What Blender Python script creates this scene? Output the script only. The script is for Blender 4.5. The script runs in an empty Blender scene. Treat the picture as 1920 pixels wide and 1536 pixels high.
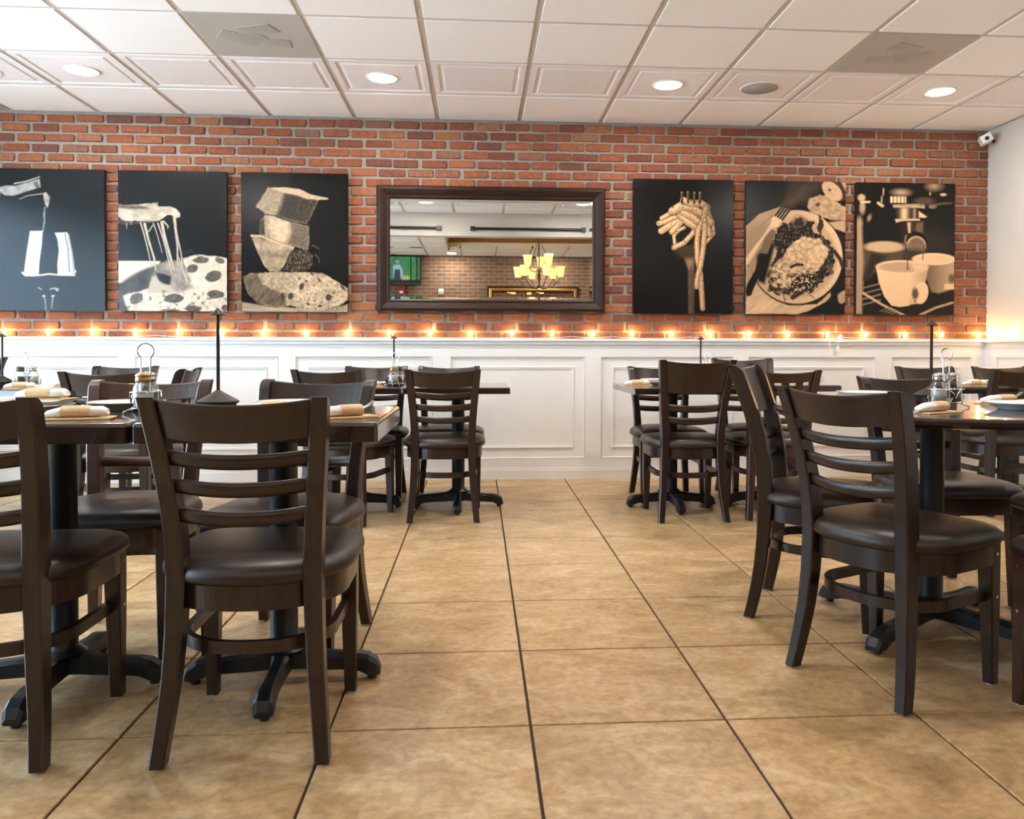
import bpy, bmesh, math, random
import numpy as np
from mathutils import Vector, Matrix, Euler

random.seed(7)
rng = np.random.default_rng(7)
PI = math.pi
scene = bpy.context.scene
col = scene.collection

# ------------------------------------------------------------------ camera, world, exposure
CAM_H = 0.9675
F_PX, YAW, PITCH, ROLL = 1498.54, 0.067852, -0.016274, 0.0017386
cam_data = bpy.data.cameras.new('camera')
cam_data.sensor_fit = 'HORIZONTAL'
cam_data.sensor_width = 36.0
cam_data.lens = 36.0 * F_PX / 1920.0
cam_data.shift_x = -38.5 / 1920.0
cam_data.shift_y = -86.1 / 1920.0
cam_data.clip_start = 0.05
cam = bpy.data.objects.new('camera', cam_data)
fwd = Vector((math.sin(YAW) * math.cos(PITCH), math.cos(YAW) * math.cos(PITCH), math.sin(PITCH)))
rgt = Vector((math.cos(YAW), -math.sin(YAW), 0))
upv = rgt.cross(fwd)
r2 = math.cos(ROLL) * rgt + math.sin(ROLL) * upv
u2 = -math.sin(ROLL) * rgt + math.cos(ROLL) * upv
m3 = Matrix((r2, u2, -fwd)).transposed()
cam.matrix_world = Matrix.Translation((0, 0, CAM_H)) @ m3.to_4x4()
col.objects.link(cam)
scene.camera = cam

SKY = 3.3           # overcast daylight seen through the windows
LAMP = 92.0          # recessed ceiling lamps
BULB = 34.0          # string bulbs
SHADE = 0.34          # chandelier glass shades
world = bpy.data.worlds.new('overcast_sky')
scene.world = world
world.use_nodes = True
bg = world.node_tree.nodes['Background']
bg.inputs['Color'].default_value = (0.52, 0.77, 1.0, 1)
bg.inputs['Strength'].default_value = SKY

bounce_sun_data = bpy.data.lights.new('bounce_sun', 'SUN')
bounce_sun_data.energy = 14.0
bounce_sun_data.angle = 0.01
bounce_sun_data.color = (0.94, 0.97, 1.0)
bounce_sun = bpy.data.objects.new('bounce_sun', bounce_sun_data)      # added high on the building's far side: its bounce off the pavement lifts the ceiling
bounce_sun.rotation_euler = (0, math.radians(28), 0)
col.objects.link(bounce_sun)

scene.view_settings.view_transform = 'Standard'
scene.view_settings.look = 'None'
scene.view_settings.gamma = 1.0
scene.view_settings.use_curve_mapping = False
scene.view_settings.exposure = 2.12
scene.cycles.max_bounces = 10
scene.cycles.diffuse_bounces = 5
scene.cycles.glossy_bounces = 5
scene.cycles.transmission_bounces = 8
scene.cycles.caustics_reflective = False
scene.cycles.caustics_refractive = False
scene.cycles.sample_clamp_indirect = 6.0

# ------------------------------------------------------------------ room dimensions
XL, XR = -4.6, 3.978
YB, YF = -2.6, 6.03          # rear wall, brick wall (mortar plane)
BRICK_Y = 6.016              # brick faces
ZC = 2.6887                  # ceiling tile faces
WAIN_Z = 1.057
G0, GT = -3.3482, 0.6096     # ceiling grid origin and pitch
GA = 5.4339                  # first cross line off the brick wall
FS, FX0, FY0 = 0.51424, 0.1355, 6.1579   # floor tile pitch and origin

# ------------------------------------------------------------------ materials
MATS = {}
def new_mat(name):
    m = bpy.data.materials.new(name)
    m.use_nodes = True
    MATS[name] = m
    nt = m.node_tree
    return m, nt, nt.nodes['Principled BSDF']
def plain(name, c, rough=0.5, metal=0.0, spec=0.5, noise=0.0, scale=40.0, bump=0.0, coat=0.0):
    m, nt, b = new_mat(name)
    b.inputs['Roughness'].default_value = rough
    b.inputs['Metallic'].default_value = metal
    b.inputs['Specular IOR Level'].default_value = spec
    b.inputs['Coat Weight'].default_value = coat
    b.inputs['Coat Roughness'].default_value = 0.08
    if noise or bump:
        tc = nt.nodes.new('ShaderNodeTexCoord')
        n = nt.nodes.new('ShaderNodeTexNoise')
        n.inputs['Scale'].default_value = scale
        n.inputs['Detail'].default_value = 4
        nt.links.new(tc.outputs['Object'], n.inputs['Vector'])
        r = nt.nodes.new('ShaderNodeValToRGB')
        r.color_ramp.elements[0].position = 0.3
        r.color_ramp.elements[1].position = 0.7
        r.color_ramp.elements[0].color = [max(0, v * (1 - noise)) for v in c] + [1]
        r.color_ramp.elements[1].color = [min(1, v * (1 + noise)) for v in c] + [1]
        nt.links.new(n.outputs['Fac'], r.inputs['Fac'])
        nt.links.new(r.outputs['Color'], b.inputs['Base Color'])
        if bump:
            bp = nt.nodes.new('ShaderNodeBump')
            bp.inputs['Strength'].default_value = bump
            bp.inputs['Distance'].default_value = 0.002
            nt.links.new(n.outputs['Fac'], bp.inputs['Height'])
            nt.links.new(bp.outputs['Normal'], b.inputs['Normal'])
    else:
        b.inputs['Base Color'].default_value = (*c, 1)
    return m
def wood(name, c1, c2, rough, coat=0.0, axis='Z', scale=6.0, stretch=14.0):
    m, nt, b = new_mat(name)
    tc = nt.nodes.new('ShaderNodeTexCoord')
    mp = nt.nodes.new('ShaderNodeMapping')
    s = [scale * stretch] * 3
    s['XYZ'.index(axis)] = scale
    mp.inputs['Scale'].default_value = s
    n = nt.nodes.new('ShaderNodeTexNoise')
    n.inputs['Scale'].default_value = 1.0
    n.inputs['Detail'].default_value = 6
    n.inputs['Roughness'].default_value = 0.65
    r = nt.nodes.new('ShaderNodeValToRGB')
    r.color_ramp.elements[0].position = 0.32
    r.color_ramp.elements[1].position = 0.72
    r.color_ramp.elements[0].color = (*c1, 1)
    r.color_ramp.elements[1].color = (*c2, 1)
    nt.links.new(tc.outputs['Object'], mp.inputs['Vector'])
    nt.links.new(mp.outputs['Vector'], n.inputs['Vector'])
    nt.links.new(n.outputs['Fac'], r.inputs['Fac'])
    nt.links.new(r.outputs['Color'], b.inputs['Base Color'])
    b.inputs['Roughness'].default_value = rough
    b.inputs['Coat Weight'].default_value = coat
    b.inputs['Coat Roughness'].default_value = 0.06
    return m
def emit(name, c, s):
    m, nt, b = new_mat(name)
    b.inputs['Base Color'].default_value = (*c, 1)
    b.inputs['Emission Color'].default_value = (*c, 1)
    b.inputs['Emission Strength'].default_value = s
    return m

wood('espresso_wood', (0.011, 0.0055, 0.0036), (0.027, 0.0135, 0.0088), 0.30, 0.0)
wood('espresso_rail', (0.012, 0.006, 0.0038), (0.032, 0.016, 0.0100), 0.30, 0.0, axis='X')
wood('mahogany_wood', (0.022, 0.0065, 0.0035), (0.046, 0.015, 0.0075), 0.34, 0.2)
wood('mahogany_rail', (0.024, 0.008, 0.004), (0.054, 0.020, 0.009), 0.32, 0.2, axis='X')
wood('table_wood', (0.010, 0.005, 0.0035), (0.026, 0.012, 0.0075), 0.22, 0.8, axis='X', scale=3, stretch=12)
wood('table_edge', (0.018, 0.008, 0.006), (0.040, 0.016, 0.010), 0.22, 1.0, axis='X', scale=3, stretch=12)
wood('frame_wood', (0.014, 0.0055, 0.0035), (0.036, 0.014, 0.007), 0.5, 0.0, axis='X', scale=4)
MATS['frame_wood'].node_tree.nodes['Principled BSDF'].inputs['Specular IOR Level'].default_value = 0.25
wood('oak_trim', (0.20, 0.075, 0.02), (0.30, 0.12, 0.035), 0.4, 0.0, axis='X')
plain('vinyl', (0.017, 0.0088, 0.0062), 0.40, noise=0.15, scale=300, bump=0.15)
plain('black_iron', (0.005, 0.006, 0.008), 0.42, noise=0.2, scale=200, bump=0.1)
plain('bronze', (0.030, 0.024, 0.020), 0.5, metal=0.6, noise=0.2, scale=160, bump=0.1)
plain('nylon_glide', (0.75, 0.73, 0.68), 0.5)
plain('steel', (0.72, 0.72, 0.72), 0.18, metal=1.0)
plain('chrome_wire', (0.78, 0.77, 0.75), 0.12, metal=1.0)
plain('white_paint', (0.80, 0.78, 0.75), 0.42, noise=0.02, scale=6)
plain('wall_paint', (0.55, 0.52, 0.47), 0.6, noise=0.03, scale=3)
plain('mortar', (0.30, 0.255, 0.215), 0.95, noise=0.22, scale=90, bump=0.8)
plain('ceiling_white', (0.90, 0.885, 0.875), 0.9, noise=0.03, scale=220, bump=0.35)
plain('ceiling_panel', (0.80, 0.765, 0.765), 0.7, noise=0.03, scale=30)
plain('tbar', (0.56, 0.52, 0.47), 0.5)
plain('tbar_edge', (0.85, 0.85, 0.84), 0.5)
plain('grout', (0.055, 0.032, 0.024), 0.9)
plain('porcelain', (0.80, 0.79, 0.76), 0.12, coat=0.5)
plain('napkin_white', (0.80, 0.77, 0.72), 0.9, noise=0.05, scale=120, bump=0.4)
plain('kraft_paper', (0.66, 0.46, 0.25), 0.8, noise=0.06, scale=90, bump=0.2)
plain('salt', (0.85, 0.84, 0.82), 0.9, noise=0.05, scale=400, bump=0.4)
plain('pepper', (0.16, 0.12, 0.09), 0.9, noise=0.6, scale=500, bump=0.5)
plain('dark_cap', (0.08, 0.055, 0.04), 0.4)
plain('brass_cap', (0.45, 0.33, 0.16), 0.3, metal=0.8)
plain('grey_grille', (0.33, 0.32, 0.30), 0.7)
plain('white_plastic', (0.80, 0.80, 0.78), 0.4)
plain('black_plastic', (0.012, 0.012, 0.013), 0.4)
plain('red_plastic', (0.30, 0.015, 0.02), 0.4)
plain('gold_leaf', (0.55, 0.32, 0.08), 0.35, metal=0.9, noise=0.2, scale=30)
plain('tan_paint', (0.66, 0.56, 0.38), 0.8)
plain('wax', (0.80, 0.74, 0.58), 0.5)
plain('iron_scroll', (0.10, 0.07, 0.04), 0.45, metal=0.4)
plain('canvas_side', (0.010, 0.010, 0.011), 0.7)
plain('pavement', (0.70, 0.72, 0.74), 0.9, noise=0.08, scale=4)
emit('lamp_glow', (1.0, 0.935, 0.865), LAMP)
emit('bulb_glow', (1.0, 0.56, 0.19), BULB)
emit('shade_glow', (1.0, 0.66, 0.24), SHADE)

def glass_mat(name):
    m, nt, b = new_mat(name)
    out = nt.nodes['Material Output']
    t = nt.nodes.new('ShaderNodeBsdfTransparent')
    t.inputs['Color'].default_value = (0.93, 0.95, 0.94, 1)
    g = nt.nodes.new('ShaderNodeBsdfGlossy')
    g.inputs['Roughness'].default_value = 0.04
    lw = nt.nodes.new('ShaderNodeLayerWeight')
    lw.inputs['Blend'].default_value = 0.22
    mx = nt.nodes.new('ShaderNodeMixShader')
    nt.links.new(lw.outputs['Facing'], mx.inputs[0])
    nt.links.new(t.outputs[0], mx.inputs[1])
    nt.links.new(g.outputs[0], mx.inputs[2])
    nt.links.new(mx.outputs[0], out.inputs['Surface'])
glass_mat('clear_glass')
def mirror_mat():
    m, nt, b = new_mat('mirror_silver')
    b.inputs['Base Color'].default_value = (0.78, 0.79, 0.77, 1)
    b.inputs['Metallic'].default_value = 1.0
    b.inputs['Roughness'].default_value = 0.0
mirror_mat()
def window_glass():
    m, nt, b = new_mat('window_glass')
    out = nt.nodes['Material Output']
    t = nt.nodes.new('ShaderNodeBsdfTransparent')
    g = nt.nodes.new('ShaderNodeBsdfGlossy')
    g.inputs['Roughness'].default_value = 0.02
    mx = nt.nodes.new('ShaderNodeMixShader')
    mx.inputs[0].default_value = 0.06
    nt.links.new(t.outputs[0], mx.inputs[1])
    nt.links.new(g.outputs[0], mx.inputs[2])
    nt.links.new(mx.outputs[0], out.inputs['Surface'])
window_glass()

def brick_mat(name, per_island):
    m, nt, b = new_mat(name)
    if per_island:
        src = nt.nodes.new('ShaderNodeNewGeometry').outputs['Random Per Island']
    else:
        src = nt.nodes.new('ShaderNodeObjectInfo').outputs['Random']
    r = nt.nodes.new('ShaderNodeValToRGB')
    cr = r.color_ramp
    cols = [(0.0, (0.150, 0.058, 0.040)), (0.12, (0.205, 0.064, 0.034)), (0.4, (0.26, 0.081, 0.037)), (0.7, (0.32, 0.104, 0.045)),
            (0.9, (0.32, 0.132, 0.064)), (1.0, (0.21, 0.095, 0.065))]
    cr.elements[0].position, cr.elements[0].color = cols[0][0], (*cols[0][1], 1)
    cr.elements[1].position, cr.elements[1].color = cols[-1][0], (*cols[-1][1], 1)
    for p, c in cols[1:-1]:
        e = cr.elements.new(p)
        e.color = (*c, 1)
    nt.links.new(src, r.inputs['Fac'])
    geo = nt.nodes.new('ShaderNodeNewGeometry')
    n = nt.nodes.new('ShaderNodeTexNoise')
    n.inputs['Scale'].default_value = 38
    n.inputs['Detail'].default_value = 8
    n.inputs['Roughness'].default_value = 0.78
    nt.links.new(geo.outputs['Position'], n.inputs['Vector'])
    r2_ = nt.nodes.new('ShaderNodeValToRGB')
    r2_.color_ramp.elements[0].position = 0.25
    r2_.color_ramp.elements[1].position = 0.8
    r2_.color_ramp.elements[0].color = (0.45, 0.43, 0.42, 1)
    r2_.color_ramp.elements[1].color = (1.4, 1.38, 1.35, 1)
    nt.links.new(n.outputs['Fac'], r2_.inputs['Fac'])
    mx = nt.nodes.new('ShaderNodeMix')
    mx.data_type = 'RGBA'
    mx.blend_type = 'MULTIPLY'
    mx.inputs[0].default_value = 1.0
    nt.links.new(r.outputs['Color'], mx.inputs[6])
    nt.links.new(r2_.outputs['Color'], mx.inputs[7])
    nt.links.new(mx.outputs[2], b.inputs['Base Color'])
    bp = nt.nodes.new('ShaderNodeBump')
    bp.inputs['Strength'].default_value = 0.6
    bp.inputs['Distance'].default_value = 0.004
    nt.links.new(n.outputs['Fac'], bp.inputs['Height'])
    nt.links.new(bp.outputs['Normal'], b.inputs['Normal'])
    b.inputs['Roughness'].default_value = 0.9
brick_mat('brick', False)
brick_mat('brick_joined', True)

def rear_brick():
    m, nt, b = new_mat('rear_brick')
    geo = nt.nodes.new('ShaderNodeNewGeometry')
    sp = nt.nodes.new('ShaderNodeSeparateXYZ')
    cb = nt.nodes.new('ShaderNodeCombineXYZ')
    nt.links.new(geo.outputs['Position'], sp.inputs[0])
    nt.links.new(sp.outputs['X'], cb.inputs['X'])
    nt.links.new(sp.outputs['Z'], cb.inputs['Y'])
    t = nt.nodes.new('ShaderNodeTexBrick')
    t.inputs['Scale'].default_value = 1.0
    t.inputs['Brick Width'].default_value = 0.19
    t.inputs['Row Height'].default_value = 0.066
    t.inputs['Mortar Size'].default_value = 0.006
    t.inputs['Color1'].default_value = (0.20, 0.095, 0.050, 1)
    t.inputs['Color2'].default_value = (0.11, 0.062, 0.036, 1)
    t.inputs['Mortar'].default_value = (0.25, 0.20, 0.13, 1)
    nt.links.new(cb.outputs[0], t.inputs['Vector'])
    nt.links.new(t.outputs['Color'], b.inputs['Base Color'])
    bp = nt.nodes.new('ShaderNodeBump')
    bp.inputs['Strength'].default_value = 0.5
    bp.inputs['Distance'].default_value = 0.006
    bp.invert = True
    nt.links.new(t.outputs['Fac'], bp.inputs['Height'])
    nt.links.new(bp.outputs['Normal'], b.inputs['Normal'])
    b.inputs['Roughness'].default_value = 0.9
rear_brick()

def floor_tile_mat():
    m, nt, b = new_mat('floor_tile')
    geo = nt.nodes.new('ShaderNodeNewGeometry')
    oi = nt.nodes.new('ShaderNodeObjectInfo')
    off = nt.nodes.new('ShaderNodeVectorMath')
    off.operation = 'SCALE'
    comb = nt.nodes.new('ShaderNodeCombineXYZ')
    nt.links.new(oi.outputs['Random'], comb.inputs['X'])
    nt.links.new(oi.outputs['Random'], comb.inputs['Z'])
    nt.links.new(comb.outputs[0], off.inputs[0])
    off.inputs['Scale'].default_value = 23.0
    add = nt.nodes.new('ShaderNodeVectorMath')
    add.operation = 'ADD'
    nt.links.new(geo.outputs['Position'], add.inputs[0])
    nt.links.new(off.outputs[0], add.inputs[1])
    mp = nt.nodes.new('ShaderNodeMapping')
    mp.inputs['Scale'].default_value = (3.0, 4.6, 3.0)
    nt.links.new(add.outputs[0], mp.inputs['Vector'])
    n = nt.nodes.new('ShaderNodeTexNoise')
    n.inputs['Scale'].default_value = 1.6
    n.inputs['Detail'].default_value = 10
    n.inputs['Roughness'].default_value = 0.68
    n.inputs['Distortion'].default_value = 0.9
    nt.links.new(mp.outputs[0], n.inputs['Vector'])
    r = nt.nodes.new('ShaderNodeValToRGB')
    cr = r.color_ramp
    cr.elements[0].position = 0.28
    cr.elements[0].color = (0.31, 0.185, 0.082, 1)
    cr.elements[1].position = 0.74
    cr.elements[1].color = (0.66, 0.495, 0.305, 1)
    e = cr.elements.new(0.5)
    e.color = (0.47, 0.31, 0.152, 1)
    nt.links.new(n.outputs['Fac'], r.inputs['Fac'])
    n2 = nt.nodes.new('ShaderNodeTexNoise')
    n2.inputs['Scale'].default_value = 42
    n2.inputs['Detail'].default_value = 6
    nt.links.new(add.outputs[0], n2.inputs['Vector'])
    r3 = nt.nodes.new('ShaderNodeValToRGB')
    r3.color_ramp.elements[0].position = 0.3
    r3.color_ramp.elements[0].color = (0.82, 0.80, 0.77, 1)
    r3.color_ramp.elements[1].position = 0.7
    r3.color_ramp.elements[1].color = (1.16, 1.15, 1.13, 1)
    nt.links.new(n2.outputs['Fac'], r3.inputs['Fac'])
    # thin darker veins
    vn = nt.nodes.new('ShaderNodeTexNoise')
    vn.inputs['Scale'].default_value = 2.3
    vn.inputs['Detail'].default_value = 8
    vn.inputs['Roughness'].default_value = 0.75
    vn.inputs['Distortion'].default_value = 1.6
    nt.links.new(mp.outputs[0], vn.inputs['Vector'])
    rv = nt.nodes.new('ShaderNodeValToRGB')
    rv.color_ramp.elements[0].position = 0.485
    rv.color_ramp.elements[0].color = (1, 1, 1, 1)
    rv.color_ramp.elements[1].position = 0.515
    rv.color_ramp.elements[1].color = (1, 1, 1, 1)
    ev = rv.color_ramp.elements.new(0.5)
    ev.color = (0.78, 0.72, 0.66, 1)
    nt.links.new(vn.outputs['Fac'], rv.inputs['Fac'])
    mx = nt.nodes.new('ShaderNodeMix')
    mx.data_type = 'RGBA'; mx.blend_type = 'MULTIPLY'; mx.inputs[0].default_value = 1.0
    nt.links.new(r.outputs['Color'], mx.inputs[6])
    nt.links.new(r3.outputs['Color'], mx.inputs[7])
    mx2 = nt.nodes.new('ShaderNodeMix')
    mx2.data_type = 'RGBA'; mx2.blend_type = 'MULTIPLY'; mx2.inputs[0].default_value = 1.0
    nt.links.new(mx.outputs[2], mx2.inputs[6])
    nt.links.new(rv.outputs['Color'], mx2.inputs[7])
    nt.links.new(mx2.outputs[2], b.inputs['Base Color'])
    bp = nt.nodes.new('ShaderNodeBump')
    bp.inputs['Strength'].default_value = 0.12
    bp.inputs['Distance'].default_value = 0.003
    nt.links.new(n.outputs['Fac'], bp.inputs['Height'])
    nt.links.new(bp.outputs['Normal'], b.inputs['Normal'])
    b.inputs['Roughness'].default_value = 0.36
floor_tile_mat()

def grille_mat():
    m, nt, b = new_mat('perforated_metal')
    geo = nt.nodes.new('ShaderNodeNewGeometry')
    v = nt.nodes.new('ShaderNodeTexVoronoi')
    v.inputs['Scale'].default_value = 105
    v.inputs['Randomness'].default_value = 0.0
    nt.links.new(geo.outputs['Position'], v.inputs['Vector'])
    r = nt.nodes.new('ShaderNodeValToRGB')
    r.color_ramp.elements[0].position = 0.28
    r.color_ramp.elements[0].color = (0.10, 0.10, 0.09, 1)
    r.color_ramp.elements[1].position = 0.36
    r.color_ramp.elements[1].color = (0.44, 0.42, 0.39, 1)
    nt.links.new(v.outputs['Distance'], r.inputs['Fac'])
    nt.links.new(r.outputs['Color'], b.inputs['Base Color'])
    b.inputs['Roughness'].default_value = 0.6
grille_mat()

def print_mat(name, rough=0.21):
    m, nt, b = new_mat(name)
    a = nt.nodes.new('ShaderNodeAttribute')
    a.attribute_name = 'print'
    nt.links.new(a.outputs['Color'], b.inputs['Base Color'])
    b.inputs['Roughness'].default_value = rough
    b.inputs['Specular IOR Level'].default_value = 0.27
    w = nt.nodes.new('ShaderNodeTexNoise')
    w.inputs['Scale'].default_value = 500
    bp = nt.nodes.new('ShaderNodeBump')
    bp.inputs['Strength'].default_value = 0.12
    bp.inputs['Distance'].default_value = 0.001
    nt.links.new(w.outputs['Fac'], bp.inputs['Height'])
    nt.links.new(bp.outputs['Normal'], b.inputs['Normal'])
    return m
print_mat('canvas_print')
def screen_mat():
    m, nt, b = new_mat('tv_screen')
    a = nt.nodes.new('ShaderNodeAttribute')
    a.attribute_name = 'print'
    nt.links.new(a.outputs['Color'], b.inputs['Emission Color'])
    b.inputs['Emission Strength'].default_value = 0.25
    b.inputs['Base Color'].default_value = (0.01, 0.01, 0.01, 1)
    b.inputs['Roughness'].default_value = 0.2
screen_mat()

# ------------------------------------------------------------------ mesh helpers
class MB:
    """collects shapes, then links them as one mesh object"""
    def __init__(self):
        self.v, self.f, self.sm = [], [], []
    def add(self, vs, fs, smooth=False):
        o = len(self.v)
        self.v += [tuple(p) for p in vs]
        self.f += [tuple(i + o for i in f) for f in fs]
        self.sm += [smooth] * len(fs)
        return self
    def box(self, x0, x1, y0, y1, z0, z1):
        vs = [(x, y, z) for z in (z0, z1) for y in (y0, y1) for x in (x0, x1)]
        return self.add(vs, [(0, 2, 3, 1), (4, 5, 7, 6), (0, 1, 5, 4), (2, 6, 7, 3), (0, 4, 6, 2), (1, 3, 7, 5)])
    def chamfer_box(self, x0, x1, y0, y1, z0, z1, c):
        """box with all vertical and horizontal edges chamfered by c"""
        bm = bmesh.new()
        bmesh.ops.create_cube(bm, size=1.0)
        bmesh.ops.scale(bm, vec=(x1 - x0, y1 - y0, z1 - z0), verts=bm.verts)
        bmesh.ops.translate(bm, vec=((x0 + x1) / 2, (y0 + y1) / 2, (z0 + z1) / 2), verts=bm.verts)
        bmesh.ops.bevel(bm, geom=bm.edges[:], offset=c, segments=2, profile=0.5, affect='EDGES')
        return self.bm(bm, False)
    def bm(self, bm, smooth=False):
        bm.verts.ensure_lookup_table()
        for i, v in enumerate(bm.verts):
            v.index = i
        self.add([v.co[:] for v in bm.verts], [[v.index for v in f.verts] for f in bm.faces], smooth)
        bm.free()
        return self
    def loft(self, rings, closed=True, cap=True, smooth=True):
        n = len(rings[0])
        vs = [p for r in rings for p in r]
        fs = []
        for i in range(len(rings) - 1):
            for j in range(n if closed else n - 1):
                k = (j + 1) % n
                fs.append((i * n + j, i * n + k, (i + 1) * n + k, (i + 1) * n + j))
        self.add(vs, fs, smooth)
        if cap and closed:
            self.add(rings[0], [tuple(range(n))[::-1]], False)
            self.add(rings[-1], [tuple(range(n))], False)
        return self
    def lathe(self, prof, seg=24, cx=0, cy=0, smooth=True, cap=True):
        rings = []
        for r, z in prof:
            r = max(r, 1e-5)
            rings.append([(cx + r * math.cos(2 * PI * k / seg), cy + r * math.sin(2 * PI * k / seg), z) for k in range(seg)])
        return self.loft(rings, True, cap, smooth)
    def tube(self, pts, rad, seg=8, smooth=True):
        pts = [Vector(p) for p in pts]
        rings = []
        prev = None
        for i, p in enumerate(pts):
            a = pts[max(i - 1, 0)]
            b = pts[min(i + 1, len(pts) - 1)]
            t = (b - a).normalized()
            if prev is None:
                ref = Vector((0, 0, 1)) if abs(t.z) < 0.9 else Vector((1, 0, 0))
                n = t.cross(ref).normalized()
            else:
                n = (prev - t * prev.dot(t)).normalized()
            prev = n
            bn = t.cross(n)
            r = rad[i] if isinstance(rad, (list, tuple)) else rad
            rings.append([tuple(p + (n * math.cos(2 * PI * k / seg) + bn * math.sin(2 * PI * k / seg)) * r) for k in range(seg)])
        return self.loft(rings, True, True, smooth)
    def mesh(self, name, mat):
        me = bpy.data.meshes.new(name)
        me.from_pydata(self.v, [], self.f)
        if any(self.sm):
            me.polygons.foreach_set('use_smooth', self.sm)
        me.materials.append(MATS[mat])
        bm = bmesh.new()
        bm.from_mesh(me)
        bmesh.ops.recalc_face_normals(bm, faces=bm.faces)
        bm.to_mesh(me)
        bm.free()
        me.update()
        return me
    def build(self, name, mat, parent=None):
        return link(name, self.mesh(name, mat), parent)
def link(name, data, parent=None, loc=None, rot=None):
    o = bpy.data.objects.new(name, data)
    col.objects.link(o)
    if parent is not None:
        o.parent = parent
    if loc is not None:
        o.location = loc
    if rot is not None:
        o.rotation_euler = rot
    return o
def tag(o, label=None, cat=None, group=None, kind=None):
    if label: o['label'] = label
    if cat: o['category'] = cat
    if group: o['group'] = group
    if kind: o['kind'] = kind
    return o
def thing(name, label, cat, loc=(0, 0, 0), rz=0.0, group=None):
    return tag(link(name, None, None, loc, (0, 0, rz)), label, cat, group)
def copy_tree(o, parent=None):
    c = o.copy()
    col.objects.link(c)
    c.parent = parent
    for ch in o.children:
        copy_tree(ch, c)
    return c
def place(proto, used, loc, rz, label, group=None):
    loc = (loc[0], loc[1], loc[2] + (0.0004 if loc[2] > 0.5 else 0.0))
    o = proto if not used.get(proto.name) else copy_tree(proto)
    used[proto.name] = True
    o.location = loc
    o.rotation_euler = (0, 0, rz)
    o['label'] = label
    if group: o['group'] = group
    return o
USED = {}
def interp(tab, z):
    zs = [t[0] for t in tab]
    return [float(np.interp(z, zs, [t[i] for t in tab])) for i in range(1, len(tab[0]))]

# ------------------------------------------------------------------ floor
fl = MB().box(XL - 0.05, XR + 0.05, YB - 0.05, YF + 0.05, -0.12, -0.006).build('floor', 'grout')
tag(fl, 'beige stone tile floor with dark grout', None, None, 'structure')
GR = 0.0076
tile_cache = {}
for j in range(-1, 18):
    y1 = min(FY0 - FS * j, YF); y0 = max(FY0 - FS * (j + 1), YB)
    if y1 - y0 < 0.03: continue
    for i in range(-10, 9):
        x0 = max(FX0 + FS * i, XL); x1 = min(FX0 + FS * (i + 1), XR)
        if x1 - x0 < 0.03: continue
        key = (round(x1 - x0, 3), round(y1 - y0, 3))
        if key not in tile_cache:
            w, d, c = (x1 - x0) / 2 - GR / 2, (y1 - y0) / 2 - GR / 2, 0.0015
            r0 = [(-w, -d, -0.010), (w, -d, -0.010), (w, d, -0.010), (-w, d, -0.010)]
            r1 = [(a, b, -c) for a, b, _ in r0]
            r2_ = [(a - math.copysign(c, a), b - math.copysign(c, b), 0) for a, b, _ in r0]
            tile_cache[key] = MB().loft([r0, r1, r2_], smooth=False).mesh('floor_tile', 'floor_tile')
        link('floor_tile', tile_cache[key], fl, ((x0 + x1) / 2, (y0 + y1) / 2, 0))

# ------------------------------------------------------------------ ceiling
ce = MB().box(XL, XR, YB, YF, ZC + 0.40, ZC + 0.46).build('ceiling', 'white_paint')
tag(ce, 'white suspended tile ceiling', None, None, 'structure')
TRAY = (-0.50, 1.92, -1.53, 0.90)
gx = [G0 + GT * i for i in range(-2, 13)]
gy = [GA - GT * k for k in range(-1, 15)]
gx = [XL] + [g for g in gx if XL + 0.05 < g < XR - 0.02] + [XR]
gy = sorted([YB] + [g for g in gy if YB + 0.05 < g < YF - 0.02] + [YF])
GAP = 0.0165
def split_rect(r):
    """keep what lies outside the tray opening"""
    x0, x1, y0, y1 = r
    a0, a1, b0, b1 = TRAY
    if x1 <= a0 or x0 >= a1 or y1 <= b0 or y0 >= b1: return [r]
    out = []
    if x0 < a0: out.append((x0, a0, y0, y1)); x0 = a0
    if x1 > a1: out.append((a1, x1, y0, y1)); x1 = a1
    if y0 < b0: out.append((x0, x1, y0, b0))
    if y1 > b1: out.append((x0, x1, b1, y1))
    return [q for q in out if q[1] - q[0] > 0.06 and q[3] - q[2] > 0.06]
def near(v, w): return abs(v - w) < 0.02
panel_rows = (GA - GT, GA - 5 * GT)
VENTS = [(G0 + GT * 3, GA - 2 * GT), (G0 + GT * 9, GA - 2 * GT), (G0 - GT, GA), (G0 + GT * 7, -2.6 + 0.29)]
tc = {}
vent_boxes = []
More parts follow.
